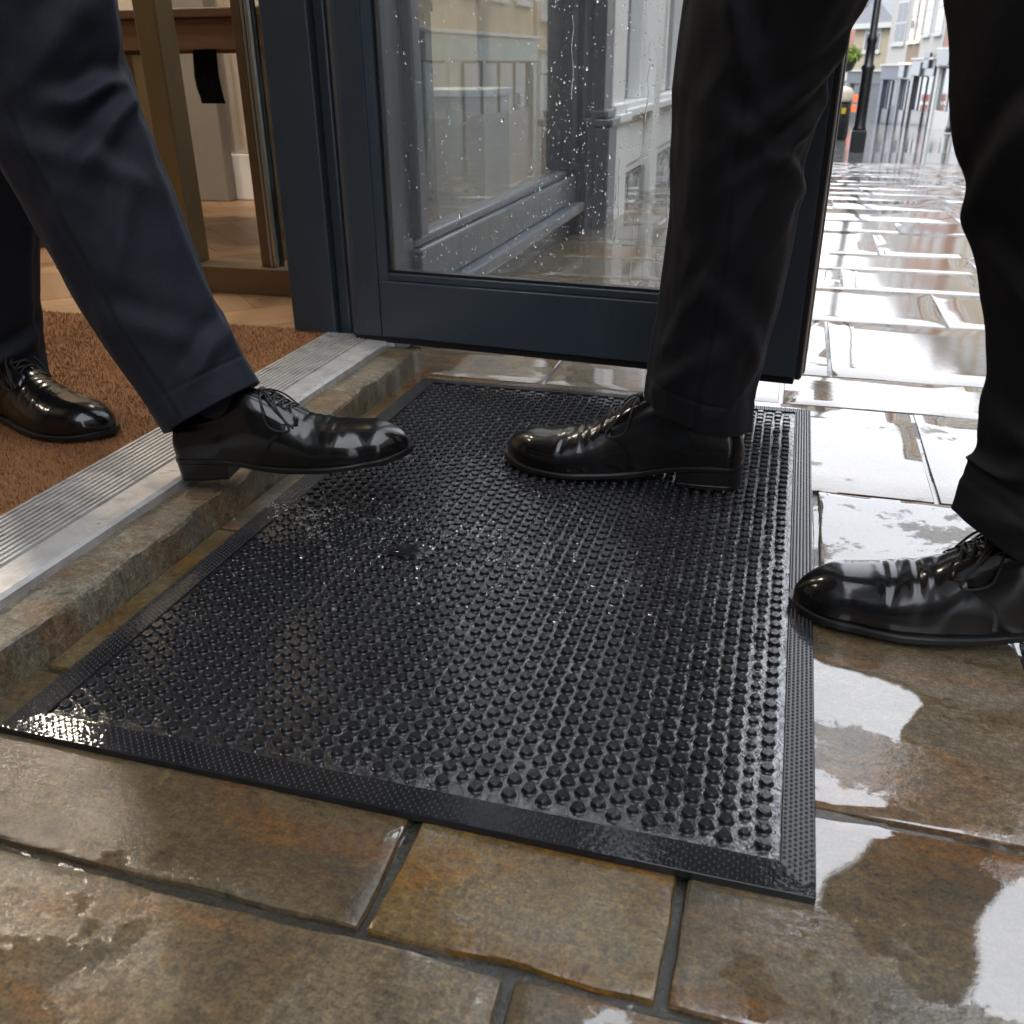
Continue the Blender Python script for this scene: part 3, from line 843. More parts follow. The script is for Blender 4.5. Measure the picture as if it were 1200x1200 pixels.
for k in range(16):
    a = random.uniform(-.7, .8); L_ = random.uniform(.02, .075); up_ = random.uniform(.004, .022)
    p0 = np.array((-.52 + random.uniform(-.02, .06), .815 + random.uniform(-.025, .02), .016 + random.uniform(0, .014)))
    for j in range(random.randint(7, 16)):
        t_ = random.random()
        p_ = p0 + np.array((L_ * t_ * math.cos(a), L_ * t_ * math.sin(a), up_ * 4 * t_ * (1 - t_) - .006 * t_)) + np.array([random.gauss(0, .0012) for _ in range(3)])
        r_ = min(.0018, .0007 * math.exp(random.gauss(0, .5)))
        mb.add(*blob(p_[0], p_[1], max(p_[2], .0095), r_, random.uniform(.9, 2.2), random.uniform(.8, 1.2), random.uniform(.8, 1.2), 7, 5))
for k in range(900):
    x_ = random.gauss(-.27, .10); y_ = random.gauss(.82, .055); r_ = min(.0030, .0011 * math.exp(random.gauss(0, .45)))
    if INN[0] < x_ < INN[2] and y_ < .99: mb.add(*blob(x_, y_, random.choice((BZ + .0006, BZ + .0040)), r_, random.uniform(.8, 2.0), random.uniform(.7, 1.3), .6, 7, 4))
for k in range(2200):
    x_ = random.uniform(INN[0], INN[2]); y_ = random.uniform(INN[1], INN[3]); r_ = min(.0020, .0007 * math.exp(random.gauss(0, .5)))
    if 1.0 < y_ < 1.14 and -.34 < x_ < .0: continue
    mb.add(*blob(x_, y_, BZ + .0005, r_, random.uniform(.8, 1.5), random.uniform(.8, 1.5), .7, 6, 4))
tag(mb.build('water_splash', 'water', smooth=True), 'water splashing from under the stepping shoe onto the rubber mat', 'water', kind='stuff')
def pool(name, cx, cy, rx, ry, z, seed, label):
    V = [(cx, cy, z + .0008)]; n = 64; rings = 7
    for i in range(1, rings + 1):
        for k in range(n):
            a = 2 * PI * k / n
            rr = (1 + .45 * nz(math.cos(a) * 1.6, math.sin(a) * 1.6, seed) + .25 * nz(math.cos(a) * 5, math.sin(a) * 5, seed)) * i / rings
            zz = z + (.0008 * (1 - (i / rings) ** 3)) + .0006 * nz(cx + rx * rr * math.cos(a) * 90, ry * rr * math.sin(a) * 90, seed) * (i < rings)
            V.append((cx + rx * rr * math.cos(a), cy + ry * rr * math.sin(a), zz if i < rings else z - .003))
    F = [(0, 1 + k, 1 + (k + 1) % n) for k in range(n)]
    for i in range(rings - 1):
        for k in range(n):
            a0 = 1 + i * n + k; a1 = 1 + i * n + (k + 1) % n
            F.append((a0, a0 + n, a1 + n, a1))
    o = mk(name, V, F, 'water_film', smooth=True); tag(o, label, 'water', kind='stuff')
q = NM('water_film'); q.set(Base_Color=(.012, .013, .016), Roughness=.03, Specular_IOR_Level=.35, Normal=q.bump(q.noise(q.mapv(q.pos(), (1, 2, 1)), 60, 3, .5), .25, .003))
pool('water_pool', -.350, .805, .030, .011, .0098, 3.3, 'small dark sheet of water pooled over the studs of the rubber mat')

# ================================================================== PEOPLE
T_ = np.array([0, .02, .06, .12, .20, .28, .36, .44, .52, .60, .68, .76, .84, .91, .96, .99, 1.0])
W_ = .96 * np.array([.007, .0175, .0255, .0300, .0315, .0310, .0310, .0330, .0370, .0415, .0440, .0428, .0380, .0300, .0205, .0115, .004])
H_ = np.array([.066, .078, .083, .084, .086, .094, .104, .095, .080, .0655, .0560, .0510, .046, .0405, .033, .025, .018])
Z_ = np.array([.030, .030, .030, .030, .028, .0235, .0175, .0125, .0100, .009, .008, .008, .0085, .010, .0118, .013, .0135])
def _round_toe():
    global T_, W_, H_, Z_
    t2 = np.concatenate([[.84], 1 - .16 * (1 - np.sin(np.linspace(.15, PI / 2, 12)))])
    k = (t2 - .84) / .16
    T_ = np.concatenate([T_[:12], t2]); W_ = np.concatenate([W_[:12], .0366 * np.maximum(0, 1 - k ** 1.7) ** .60])
    H_ = np.concatenate([H_[:12], .0215 + .0268 * np.maximum(0, 1 - k ** 1.9) ** .68]); Z_ = np.concatenate([Z_[:12], np.interp(t2, [.84, .91, 1], [.0085, .010, .0135])])
    t1 = .06 * (1 - np.cos(np.linspace(0, PI / 2, 8)))
    T_ = np.concatenate([t1, T_[3:]]); j = 1 - t1 / .06
    W_ = np.concatenate([.0262 * np.maximum(0, 1 - j ** 2.2) ** .52, W_[3:]]); H_ = np.concatenate([np.interp(t1, [0, .02, .06], [.070, .078, .083]), H_[3:]]); Z_ = np.concatenate([t1 * 0 + .030, Z_[3:]])
_round_toe()
def hermite(x, xs, ys):
    """smooth monotone-ish interpolation"""
    x = np.clip(x, xs[0], xs[-1]); d = np.gradient(ys, xs)
    i = np.clip(np.searchsorted(xs, x) - 1, 0, len(xs) - 2)
    h = xs[i + 1] - xs[i]; t = (x - xs[i]) / h
    if x < .065 or x > .835: return ys[i] * (1 - t) + ys[i + 1] * t
    return (2 * t ** 3 - 3 * t ** 2 + 1) * ys[i] + (t ** 3 - 2 * t ** 2 + t) * h * d[i] + (-2 * t ** 3 + 3 * t ** 2) * ys[i + 1] + (t ** 3 - t ** 2) * h * d[i + 1]

class Shoe:
    L = .300
    def __init__(s, side, seed): s.side = side; s.seed = seed
    def cl(s, t):      # centre line of the last bends inward towards the toe
        return s.side * .010 * sm(.35, .9, t) * (1 - .5 * sm(.8, 1, t))
    def surf(s, t, u, off=0.0):
        def raw(t, u):
            wd = float(hermite(t, T_, W_)); h = float(hermite(t, T_, H_)); z0 = float(hermite(t, T_, Z_)) - .002
            a = PI * u; c = -math.cos(a); sn = math.sin(a)
            rear = 1 - sm(.25, .55, t)
            p_ = .78 - .20 * rear; q_ = .82 - .12 * rear
            zf = sn ** q_ if sn > 0 else 0
            yy = wd * math.copysign(abs(c) ** p_, c)
            yy *= 1 + .05 * math.sin(PI * zf) - .30 * rear * zf
            # the instep pulls in to a ridge
            ridge = sm(.38, .5, t) * (1 - sm(.62, .75, t))
            yy *= 1 - .12 * ridge * zf
            z = z0 + (h - z0) * zf
            # walking creases over the vamp
            cr = 0
            for k, (tc, dp, sl) in enumerate(((.600, .0012, .09), (.628, .0010, -.10), (.655, .0017, -.05), (.690, .0010, .12), (.712, .0012, .05), (.745, .0006, -.06))):
                tt = t - tc - sl * (u - .5) - .012 * nz(u * 3, s.seed + k)
                cr += dp * math.exp(-(tt / .009) ** 2) - dp * .7 * math.exp(-((tt - .018) / .013) ** 2)
            cr *= sm(.08, .3, u) * (1 - sm(.70, .95, u)) * (.7 + .6 * nz(u * 2, s.seed * 2, 3))
            z -= cr
            # soft lumps of worn leather
            nn = .0010 * nz(t * 9, u * 4, s.seed)
            x = t * s.L
            # heel counter leans in at the top
            if t < .12: x += (1 - t / .12) * (.006 * zf + .004 * (1 - zf) * 0) - (1 - t / .12) * .004 * math.sin(PI * min(1, zf * 1.1))
            return np.array((x, yy + s.cl(t) + nn * c, z + nn * sn))
        P = raw(t, u)
        if off:
            e = 1e-3
            tt = min(max(t, .005), .995); uu = min(max(u, .005), .995)
            n = np.cross(raw(tt + e, uu) - raw(tt - e, uu), raw(tt, uu + e) - raw(tt, uu - e))
            ln = np.linalg.norm(n)
            if ln > 1e-12:
                n /= -ln
                if n @ (P - np.array((t * s.L, s.cl(t), .02))) < 0: n = -n
                P = P + n * off
        return P

def shoe(name, side, seed, M, parent, lab=None):
    """parts of one derby shoe; M places local shoe space (x to the toe) in the world"""
    S = Shoe(side, seed)
    inv = parent.matrix_world.inverted() if parent else Matrix.Identity(4)
    def place(o):
        o.matrix_parent_inverse = Matrix.Translation(-Vector(parent.location)); o.matrix_basis = M; return o
    n1, n2 = 120, 48
    ts = np.concatenate([.06 * (1 - np.cos(np.linspace(0, PI / 2, 12)))[:-1], np.linspace(.06, .84, n1 - 18)[:-1], 1 - .16 * (1 - np.sin(np.linspace(0, PI / 2, 30)))])
    V = [S.surf(t, k / n2) for t in ts for k in range(n2 + 1)]
    F = gridfaces(len(ts), n2 + 1)
    F = [f[::-1] for f in F]
    F.append(tuple(range(n2 + 1))); F.append(tuple(range(len(V) - n2 - 1, len(V)))[::-1])
    up = place(mk(name, V, F, 'leather', parent, True))
    if lab: up['label'] = lab
    def sub(nm, mb, mt, smooth=True):
        o = mb.build(nm, mt, up, smooth); return o
    # sole with welt
    ex = .0042
    tt = np.concatenate([.06 * (1 - np.cos(np.linspace(0, PI / 2, 12))), np.linspace(.08, .82, 46), 1 - .16 * (1 - np.sin(np.linspace(0, PI / 2, 24)))])
    def outline(t, e):
        return float(hermite(t, T_, W_)) * 1.02 + e
    V = []; F = []
    for t in tt:
        z0 = float(hermite(t, T_, Z_)); rt = math.sqrt(max(0, 1 - ((t - .84) / .16) ** 2)) if t > .84 else 1; rh = math.sqrt(max(0, 1 - (1 - t / .06) ** 2)) if t < .06 else 1
        w_ = outline(t, ex * min(rt, rh) * (.45 + .55 * sm(.28, .5, t)))
        x_ = t * S.L + ex * sm(.84, 1, t) - .002 * (1 - sm(0, .06, t))
        th = .0062 if t < .3 else .0065
        zb = z0 - th
        for (f_, z_) in ((-1, zb + .0006), (-1.0, z0 - .0012), (-.985, z0), (.985, z0), (1.0, z0 - .0012), (1, zb + .0006), (.97, zb), (-.97, zb)):
            V.append((x_, S.cl(t) + w_ * f_, z_))
    F = gridfaces(len(tt), 8, True); F.append(tuple(range(8))); F.append(tuple(range(len(V) - 8, len(V)))[::-1])
    sub('sole', MB().add(V, F), 'sole_rubber', False)
    # stacked heel
    V = []
    hh = np.concatenate([.06 * (1 - np.cos(np.linspace(0, PI / 2, 12))), np.linspace(.075, .255, 12)])
    for t in hh:
        w_ = outline(t, .0015 * sm(0, .03, t)); x_ = t * S.L - .0015 * (1 - sm(0, .06, t)); zt_ = float(hermite(t, T_, Z_)) - .0065
        for (f_, z_) in ((-.97, 0.0008), (-1.0, .0055), (-.985, .0062), (-1.0, zt_), (1.0, zt_), (.985, .0062), (1.0, .0055), (.97, .0008)):
            V.append((x_ + (.004 * (1 - z_ / .024) * -1 if t > .25 else 0), S.cl(t) + w_ * f_, z_))
    F = gridfaces(len(hh), 8, True); F.append(tuple(range(8))); F.append(tuple(range(len(V) - 8, len(V)))[::-1])
    sub('heel', MB().add(V, F), 'sole_rubber', False)
    # welt stitching
    mb = MB()
    L_ = []
    for sg in (-1, 1):
        for t in np.linspace(.40, .985, 95):
            w_ = outline(t, ex) - .0016
            L_.append(np.array((t * S.L + ex * .5 * sm(.9, 1, t), S.cl(t) + sg * w_, float(hermite(t, T_, Z_)) + .0002)))
        seg = L_[-95:]
        for a_, b_ in zip(seg, seg[1:]):
            d = b_ - a_; mb.add(*tube([a_ + d * .15, a_ + d * .5, a_ + d * .85], .00042, 4, 3))
    tag(sub('welt_stitching', mb, 'stitch', False), kind='stuff')
    # quarters: the lacing flaps lie on the vamp, open at the instep
    edges = []
    for sg in (0, 1):
        na, nb2 = 46, 26
        def uv(a, b):
            u = .015 + b * .415
            tf = .445 + .085 * float(sm(.05, .55, b)) + .048 * float(sm(.56, .68, b)) - .008 * float(sm(.86, 1, b))
            t = .012 + a * (tf - .012)
            return t, (u if sg == 0 else 1 - u)
        V = []
        for i in range(na):
            for j in range(nb2):
                a = i / (na - 1); b = j / (nb2 - 1)
                edge = (i == na - 1) or (j == nb2 - 1)
                t, u = uv(a, b)
                V.append(S.surf(t, u, .0001 if edge else .0004 + .0014 * float(sm(.45, .64, b))))
        # second ring just inside the edge makes the step crisp
        for i in range(na):
            for j in range(nb2):
                a = i / (na - 1); b = j / (nb2 - 1)
                if i == na - 2: V[i * nb2 + j] = S.surf(*uv(.994, min(b, .985)), .0004 + .0014 * float(sm(.45, .64, b)))
                elif j == nb2 - 2 and i < na - 2: V[i * nb2 + j] = S.surf(*uv(a, .985), .0018)
        F = gridfaces(na, nb2)
        if sg == 0: F = [f[::-1] for f in F]
        sub('quarter', MB().add(V, F), 'leather')
        mb = MB()
        path = [S.surf(*uv(.975, b), .0019) for b in np.linspace(.62, .94, 26)] + [S.surf(*uv(a, .935), .0018) for a in np.linspace(.955, .62, 34)]
        for k, (a_, b_) in enumerate(zip(path, path[1:])):
            d = b_ - a_; mb.add(*tube([a_ + d * .15, a_ + d * .5, a_ + d * .8], .00035, 4, 3))
        def su(t_, u_): return S.surf(t_, u_ if sg == 0 else 1 - u_, .0021)
        cp = np.array([(.563, .285), (.548, .280), (.532, .283), (.526, .298), (.520, .322), (.500, .345), (.468, .362), (.430, .376), (.395, .386)])
        path2 = [su(*p_) for p_ in crom(cp, 76)]
        sub('facing_seam', MB().add(*tube([su(*p_) - np.array((0, 0, .0004)) for p_ in crom(cp + np.array((-.004, -.004)), 40)], .0007, 5, 60)), 'leather')
        for a_, b_ in zip(path2, path2[1:]):
            d = b_ - a_; mb.add(*tube([a_ + d * .15, a_ + d * .5, a_ + d * .8], .00035, 4, 3))
        tag(sub('stitching', mb, 'stitch', False), kind='stuff')
    # tongue
    V = []
    for t in np.linspace(.40, .575, 16):
        for u in np.linspace(.40, .60, 9): V.append(S.surf(t, u, .0009))
    sub('tongue', MB().add(V, [f[::-1] for f in gridfaces(16, 9)]), 'leather')
    # laces: rungs, a bow of two loops, two ends
    mb = MB(); lr = .0013
    tl = (.545, .515, .485, .455, .428)
    for k, t in enumerate(tl):
        for sg in (0, 1):
            t2 = t - .024
            us = np.linspace(.405, .595, 7); tx = np.linspace(t, t2 if k < 4 else t, 7)
            if sg: us = us[::-1]
            mb.add(*tube([S.surf(a_, b_, .0022 + .0018 * math.sin(PI * i / 6) + .0006 * sg) for i, (a_, b_) in enumerate(zip(tx, us))], lr, 6, 16))
    kn = S.surf(.425, .5, .006)
    mb.add(*blob(*kn, .0042, 1.1, 1.3, .8, 10, 6))
    rs = random.Random(seed * 10)
    for sg in (-1, 1):
        o1 = S.surf(.50, .5 + sg * .17, .007); o2 = S.surf(.545, .5 + sg * .27, .004); o3 = S.surf(.47, .5 + sg * .30, .004); o4 = S.surf(.44, .5 + sg * .16, .010)
        mb.add(*tube([kn, kn * .5 + o1 * .5 + np.array((0, 0, .006)), o1 + np.array((0, 0, .004)), o2, o3, o4, kn], .0012, 6, 40))
        e1 = S.surf(.47, .5 + sg * .12, .006); e2 = S.surf(.52, .5 + sg * .20, .003); e3 = S.surf(.56 + rs.uniform(-.02, .02), .5 + sg * .24, .0022)
        mb.add(*tube([kn, e1, e2, e3], .0012, 6, 20))
    sub('laces', mb, 'lace')
    # sock filling the collar
    V = []; n = 24
    for z_, rx, ry in ((.066, .034, .020), (.080, .034, .020), (.092, .031, .020), (.102, .028, .020), (.108, .026, .019)):
        for k in range(n):
            a = 2 * PI * k / n; V.append((.30 * S.L * .82 + rx * math.cos(a), ry * math.sin(a), z_))
    sub('sock', MB().add(V, gridfaces(5, n, True)), 'sock')
    # rain beads
    mb = MB()
    for k in range(46):
        t = rs.uniform(.05, .97); u = rs.uniform(.12, .88); r_ = min(.0013, .0006 * math.exp(rs.gauss(0, .4)))
        p = S.surf(t, u, .0016 if t < .55 else .0002)
        mb.add(*blob(*p, r_, n=6, m=4))
    tag(sub('raindrops', mb, 'water'), kind='stuff')
    return up

def leg_loft(path, fore, n=230, m=150, seed=0., seam=0., folds=(), crease=.065, hem_cut=0., amp=1.0):
    """path rows: x y z a(fore half width) b(side half width)"""
    P = crom(path, n)
    C = P[:, :3]; A = P[:, 3]; B = P[:, 4]
    T = np.gradient(C, axis=0); T /= np.linalg.norm(T, axis=1)[:, None]
    s = np.concatenate([[0], np.cumsum(np.linalg.norm(np.diff(C, axis=0), axis=1))])
    f0 = np.array(fore, float)
    th = np.linspace(0, 2 * PI, m, endpoint=False)
    V = []
    for i in range(n):
        t = T[i]; f = f0 - t * (f0 @ t); f /= np.linalg.norm(f); sd = np.cross(t, f)
        for k, a in enumerate(th):
            ca, sa = math.cos(a), math.sin(a)
            r = 1.0
            df = math.atan2(math.sin(a), math.cos(a)); db = math.atan2(math.sin(a - PI), math.cos(a - PI))
            r += crease * math.exp(-(df / .14) ** 2) + crease * .8 * math.exp(-(db / .14) ** 2) - .05 * math.exp(-((abs(df) - .75) / .45) ** 2)
            si_ = s[i]
            hemf = math.exp(-(si_ / .10) ** 2); 
            d = 0.0022 * nz(ca * 1.5 + seed, sa * 1.5, si_ * 9) + .0045 * nz(ca * .9 + seed * 2, sa * .9 + 4, si_ * 4.5)
            d += .0009 * nz(ca * 4 + seed, sa * 4, si_ * 26)
            g1 = nz(ca * 1.2 + seed, sa * 1.2 + si_ * 5, si_ * 13 + ca * 1.0)
            d += .0038 * (1 - 2.2 * abs(g1)) * (.35 + .65 * nz(seed, si_ * 3, 8))
            for (s0, a0, amp_, ls, la_, sl) in folds:
                da = math.atan2(math.sin(a - a0), math.cos(a - a0))
                ss = si_ - s0 - sl * da + .010 * nz(da * 2, s0 * 20, seed)
                en = math.exp(-(da / la_) ** 2)
                if en > .01:
                    d += amp_ * en * (math.exp(-(ss / ls) ** 2) - .75 * math.exp(-((ss - 1.7 * ls) / (1.1 * ls)) ** 2))
            if seam is not None:
                for s_a in (seam, seam + PI):
                    da = math.atan2(math.sin(a - s_a), math.cos(a - s_a)); d -= .0011 * math.exp(-(da / .035) ** 2); d += .0007 * math.exp(-((da - .09) / .05) ** 2)
            d -= .0009 * math.exp(-((si_ - .034) / .0028) ** 2)
            d *= amp
            p = C[i] + f * (A[i] * r + d) * ca + sd * (B[i] * r + d) * sa
            if hem_cut and si_ < .12: p = p + t * hem_cut * ca * (1 - si_ / .12)
            V.append(p)
    F = gridfaces(n, m, True)
    # turned-in hem
    n0 = len(V)
    for lv, (k_, up_) in enumerate(((.975, -.0006), (.95, .0015), (.94, .03))):
        for k in range(m):
            v = V[k]; c = C[0] + 0
            V.append(c + (v - c) * k_ + T[0] * up_)
    for k in range(m): F.append((k, n0 + k, n0 + (k + 1) % m, (k + 1) % m))
    for lv in range(2):
        for k in range(m):
            a0 = n0 + lv * m + k; a1 = n0 + lv * m + (k + 1) % m
            F.append((a0, a0 + m, a1 + m, a1))
    # hem stitch line and close the top
    F.append(tuple(range((n - 1) * m, n * m)))
    return V, F

def skinned(name, verts, edges, radii, mat, parent=None, sub=2, root=0):
    me = bpy.data.meshes.new(name); me.from_pydata([tuple(v) for v in verts], edges, []); me.materials.append(MAT[mat])
    o = bpy.data.objects.new(name, me); link(o, parent)
    m = o.modifiers.new('skin', 'SKIN'); m.use_smooth_shade = True
    sv = me.skin_vertices[0].data
    for i, r_ in enumerate(radii):
        sv[i].radius = (r_, r_) if np.isscalar(r_) else r_
        sv[i].use_root = (i == root)
    s_ = o.modifiers.new('subdiv', 'SUBSURF'); s_.levels = sub; s_.render_levels = sub
    return o

def make_person(hip, face, anklesL, kneesL, label, cloth, arm_phase):
    """hip centre, facing unit vector; returns the body mesh (head, hands, legs under the clothes) with a jacket"""
    hx, hy, hz = hip; fx_, fy_ = face; lx, ly = -fy_, fx_      # left of the walker
    def pt(f_, l_, z_): return (fx_ * f_ + lx * l_, fy_ * f_ + ly * l_, z_ - 0)
    base = Vector((hx, hy, 0))
    vs = [pt(0, 0, hz), pt(.0, 0, hz + .22), pt(.02, 0, hz + .44), pt(.03, 0, hz + .56), pt(.05, 0, hz + .64), pt(.055, 0, hz + .73), pt(.05, 0, hz + .80)]
    rd = [(.12, .10), (.13, .10), (.14, .10), .052, (.066, .075), (.075, .09), (.055, .065)]
    ed = [(0, 1), (1, 2), (2, 3), (3, 4), (4, 5), (5, 6)]
    # nose, ears
    for p_, r_ in ((pt(.145, 0, hz + .675), .014), (pt(.05, .085, hz + .68), .016), (pt(.05, -.085, hz + .68), .016), (pt(.12, 0, hz + .615), .03)):
        vs.append(p_); rd.append(r_); ed.append((4, len(vs) - 1))
    hands = []
    for sg in (1, -1):
        sw = arm_phase * sg
        sh = pt(.0, .19 * sg, hz + .47); elb = pt(.06 * sw - .03, .25 * sg, hz + .19); wr = pt(.16 * sw + .06, .24 * sg, hz - .04); pm = pt(.19 * sw + .08, .235 * sg, hz - .12)
        i0 = len(vs); vs += [sh, elb, wr, pm]; rd += [.06, .042, .028, (.018, .036)]; ed += [(2, i0), (i0, i0 + 1), (i0 + 1, i0 + 2), (i0 + 2, i0 + 3)]
        for k in range(4):
            off_ = (k - 1.5) * .019
            a_ = np.array(pm) + np.array(pt(off_ + .012, -.006 * sg, -.045)); b_ = a_ + np.array(pt(.004, -.018 * sg, -.030 - .004 * (k in (1, 2))))
            j = len(vs); vs += [tuple(a_), tuple(b_)]; rd += [.0095, .008]; ed += [(i0 + 3, j), (j, j + 1)]
        a_ = np.array(pm) + np.array(pt(.045, -.012 * sg, .015)); b_ = a_ + np.array(pt(.015, -.008 * sg, -.032))
        j = len(vs); vs += [tuple(a_), tuple(b_)]; rd += [.011, .009]; ed += [(i0 + 3, j), (j, j + 1)]
        hands.append((sh, elb, wr))
    for kn, an in zip(kneesL, anklesL):
        i0 = len(vs); hp = (np.array(kn) - np.array((hx, hy, 0))) * .12
        side_ = 1 if ((kn[0] - hx) * lx + (kn[1] - hy) * ly) > 0 else -1
        vs += [pt(0, .08 * side_, hz - .06), tuple(np.array(kn) - np.array((hx, hy, 0))), tuple(np.array(an) - np.array((hx, hy, 0)))]
        rd += [.075, .048, .034]; ed += [(0, i0), (i0, i0 + 1), (i0 + 1, i0 + 2)]
    body = skinned('person', vs, ed, rd, 'skin', None, 2, 0); body.location = base
    # jacket with sleeves and skirt
    vs = [pt(-.01, 0, hz - .10), pt(-.005, 0, hz + .05), pt(0, 0, hz + .22), pt(.01, 0, hz + .40), pt(.015, 0, hz + .50)]
    rd = [(.20, .15), (.19, .145), (.185, .14), (.19, .135), (.09, .09)]; ed = [(0, 1), (1, 2), (2, 3), (3, 4)]
    for (sh, elb, wr) in hands:
        i0 = len(vs); vs += [sh, elb, wr]; rd += [.08, .06, .046]; ed += [(3, i0), (i0, i0 + 1), (i0 + 1, i0 + 2)]
    skinned('jacket', vs, ed, rd, cloth, body, 2, 1)
    # hair cap
    V = []; n = 20
    for i in range(9):
        a = (PI * .56) * i / 8
        for k in range(n):
            b = 2 * PI * k / n
            p_ = pt(.03 + .106 * math.sin(a) * math.cos(b), .086 * math.sin(a) * math.sin(b), hz + .715 + .115 * math.cos(a))
            V.append(p_)
    mk('hair', V, gridfaces(9, n, True), 'hair', body, True)
    return body

def shoeM(x, y, z, yaw_, pitch_=0, scale=1.0, roll_=0):
    return Matrix.Translation((x, y, z)) @ Matrix.Rotation(yaw_, 4, 'Z') @ Matrix.Rotation(-pitch_, 4, 'Y') @ Matrix.Rotation(roll_, 4, 'X') @ Matrix.Scale(scale, 4)

def attach(o, parent):
    o.parent = parent; o.matrix_parent_inverse = Matrix.Translation(-Vector(parent.location)); return o

def rain_on(V, parent, cnt, seed_):
    rs = random.Random(seed_); mb = MB()
    for k in range(cnt):
        v = V[rs.randrange(150 * 6, 150 * 130)]
        r_ = min(.0011, .0005 * math.exp(rs.gauss(0, .4)))
        mb.add(*blob(v[0], v[1], v[2], r_, n=6, m=4))
    o = attach(mb.build('raindrops', 'water', None, True), parent); tag(o, kind='stuff')

# ---- the person leaving the shop (navy trousers)
pA = make_person((-.83, .90, .90), (1, 0), [(-.66, .87, .13), (-1.02, .97, .14)], [(-.745, .875, .45), (-.93, .95, .46)], '', 'wool_navy', .6)
tag(pA, 'person in navy suit trousers stepping out of the doorway in black lace-up shoes', 'person')
la = [(-.604, .860, .128, .064, .059), (-.628, .863, .170, .065, .061), (-.669, .866, .255, .069, .065), (-.711, .868, .365, .075, .071), (-.735, .870, .44, .080, .075), (-.746, .872, .53, .087, .081), (-.765, .878, .66, .098, .090), (-.79, .885, .82, .106, .098), (-.80, .89, .93, .11, .10)]
V, F = leg_loft(la, (1, 0, 0), seed=1.3, seam=-PI / 2, folds=((.30, -.35, .0075, .014, 1.0, .05), (.345, -.25, .0080, .013, .9, .02), (.27, -.9, .006, .016, .8, -.04), (.395, -.7, .006, .018, .9, .06), (.46, -1.0, .005, .02, .8, -.05), (.05, -.5, .005, .012, .9, .03), (.10, -1.2, .004, .018, .8, -.05), (.20, -.9, .004, .02, .9, .08)))
lb = [(-1.015, .975, .095, .068, .062), (-1.01, .975, .16, .068, .064), (-.985, .965, .27, .072, .068), (-.95, .955, .38, .08, .074), (-.925, .95, .46, .086, .078), (-.90, .94, .56, .092, .084), (-.87, .925, .70, .10, .09), (-.845, .91, .84, .108, .098), (-.835, .905, .94, .11, .10)]
V2, F2 = leg_loft(lb, (1, 0, 0), seed=5.1, seam=-PI / 2, folds=((.06, -.4, .005, .013, .9, .03), (.33, -.5, .006, .015, .9, .04)))
attach(MB().add(V, F).add(V2, F2).build('trousers', 'wool_navy', None, True), pA)
rain_on(V, pA, 60, 5)
shoe('shoe', 1, 1.7, shoeM(-.643, .845, .0482, R(9), R(7), .905), pA, 'black derby shoe in mid-step above the stone kerb')
shoe('shoe', -1, 2.9, shoeM(-1.092, .975, .0478, R(-9), 0, .97), pA, 'black derby shoe standing on the brown coir mat')

# ---- the person walking in (black trousers)
pB = make_person((.10, .945, .90), (-1, 0), [(-.07, 1.065, .12), (.26, .82, .14)], [(-.055, 1.06, .47), (.19, .82, .47)], '', 'wool_black', -.6)
tag(pB, 'person in black suit trousers walking towards the shop across the rubber mat', 'person')
lc = [(-.078, 1.066, .098, .061, .056), (-.076, 1.066, .145, .061, .058), (-.067, 1.064, .215, .062, .060), (-.060, 1.062, .30, .064, .063), (-.058, 1.06, .42, .068, .068), (-.046, 1.055, .51, .078, .074), (-.012, 1.045, .61, .087, .082), (.045, 1.02, .76, .098, .094), (.075, 1.005, .90, .105, .10)]
V, F = leg_loft(lc, (-1, 0, 0), seed=9.4, seam=PI / 2, hem_cut=.012, folds=((.32, 2.6, .0075, .013, .8, .05), (.285, 2.5, .0065, .013, .9, -.04), (.36, 2.4, .006, .016, .9, .06), (.42, 1.2, .005, .022, .8, -.10), (.20, 1.6, .004, .025, .8, .12), (.06, 1.2, .0035, .016, .9, .05), (.12, 2.2, .0045, .018, .9, -.05)))
ld = [(.232, .805, .094, .064, .058), (.238, .807, .125, .067, .061), (.245, .81, .165, .066, .060), (.243, .812, .255, .068, .064), (.226, .815, .35, .074, .070), (.199, .82, .45, .082, .077), (.182, .83, .54, .088, .083), (.155, .85, .68, .096, .09), (.125, .875, .82, .104, .098), (.115, .885, .92, .107, .10)]
V2, F2 = leg_loft(ld, (-1, 0, 0), seed=3.9, seam=PI / 2, hem_cut=.016, folds=((.060, 0.3, .0042, .013, 1.2, .02), (.085, 1.2, .005, .014, 1.0, -.04), (.035, 1.4, .004, .012, .9, .03), (.33, .5, .006, .016, .9, .05), (.22, .8, .004, .02, .9, -.08)))
attach(MB().add(V, F).add(V2, F2).build('trousers', 'wool_black', None, True), pB)
rain_on(V, pB, 90, 6); rain_on(V2, pB, 90, 7)
shoe('shoe', 1, 4.1, shoeM(-.020, 1.072, .0090, R(177.5), 0, 1.0), pB, 'black derby shoe planted on the rubber mat')
shoe('shoe', -1, 6.3, shoeM(.346, .806, .0085, R(181), R(-1.2), 1.0), pB, 'black derby shoe with its toe on the mat border')

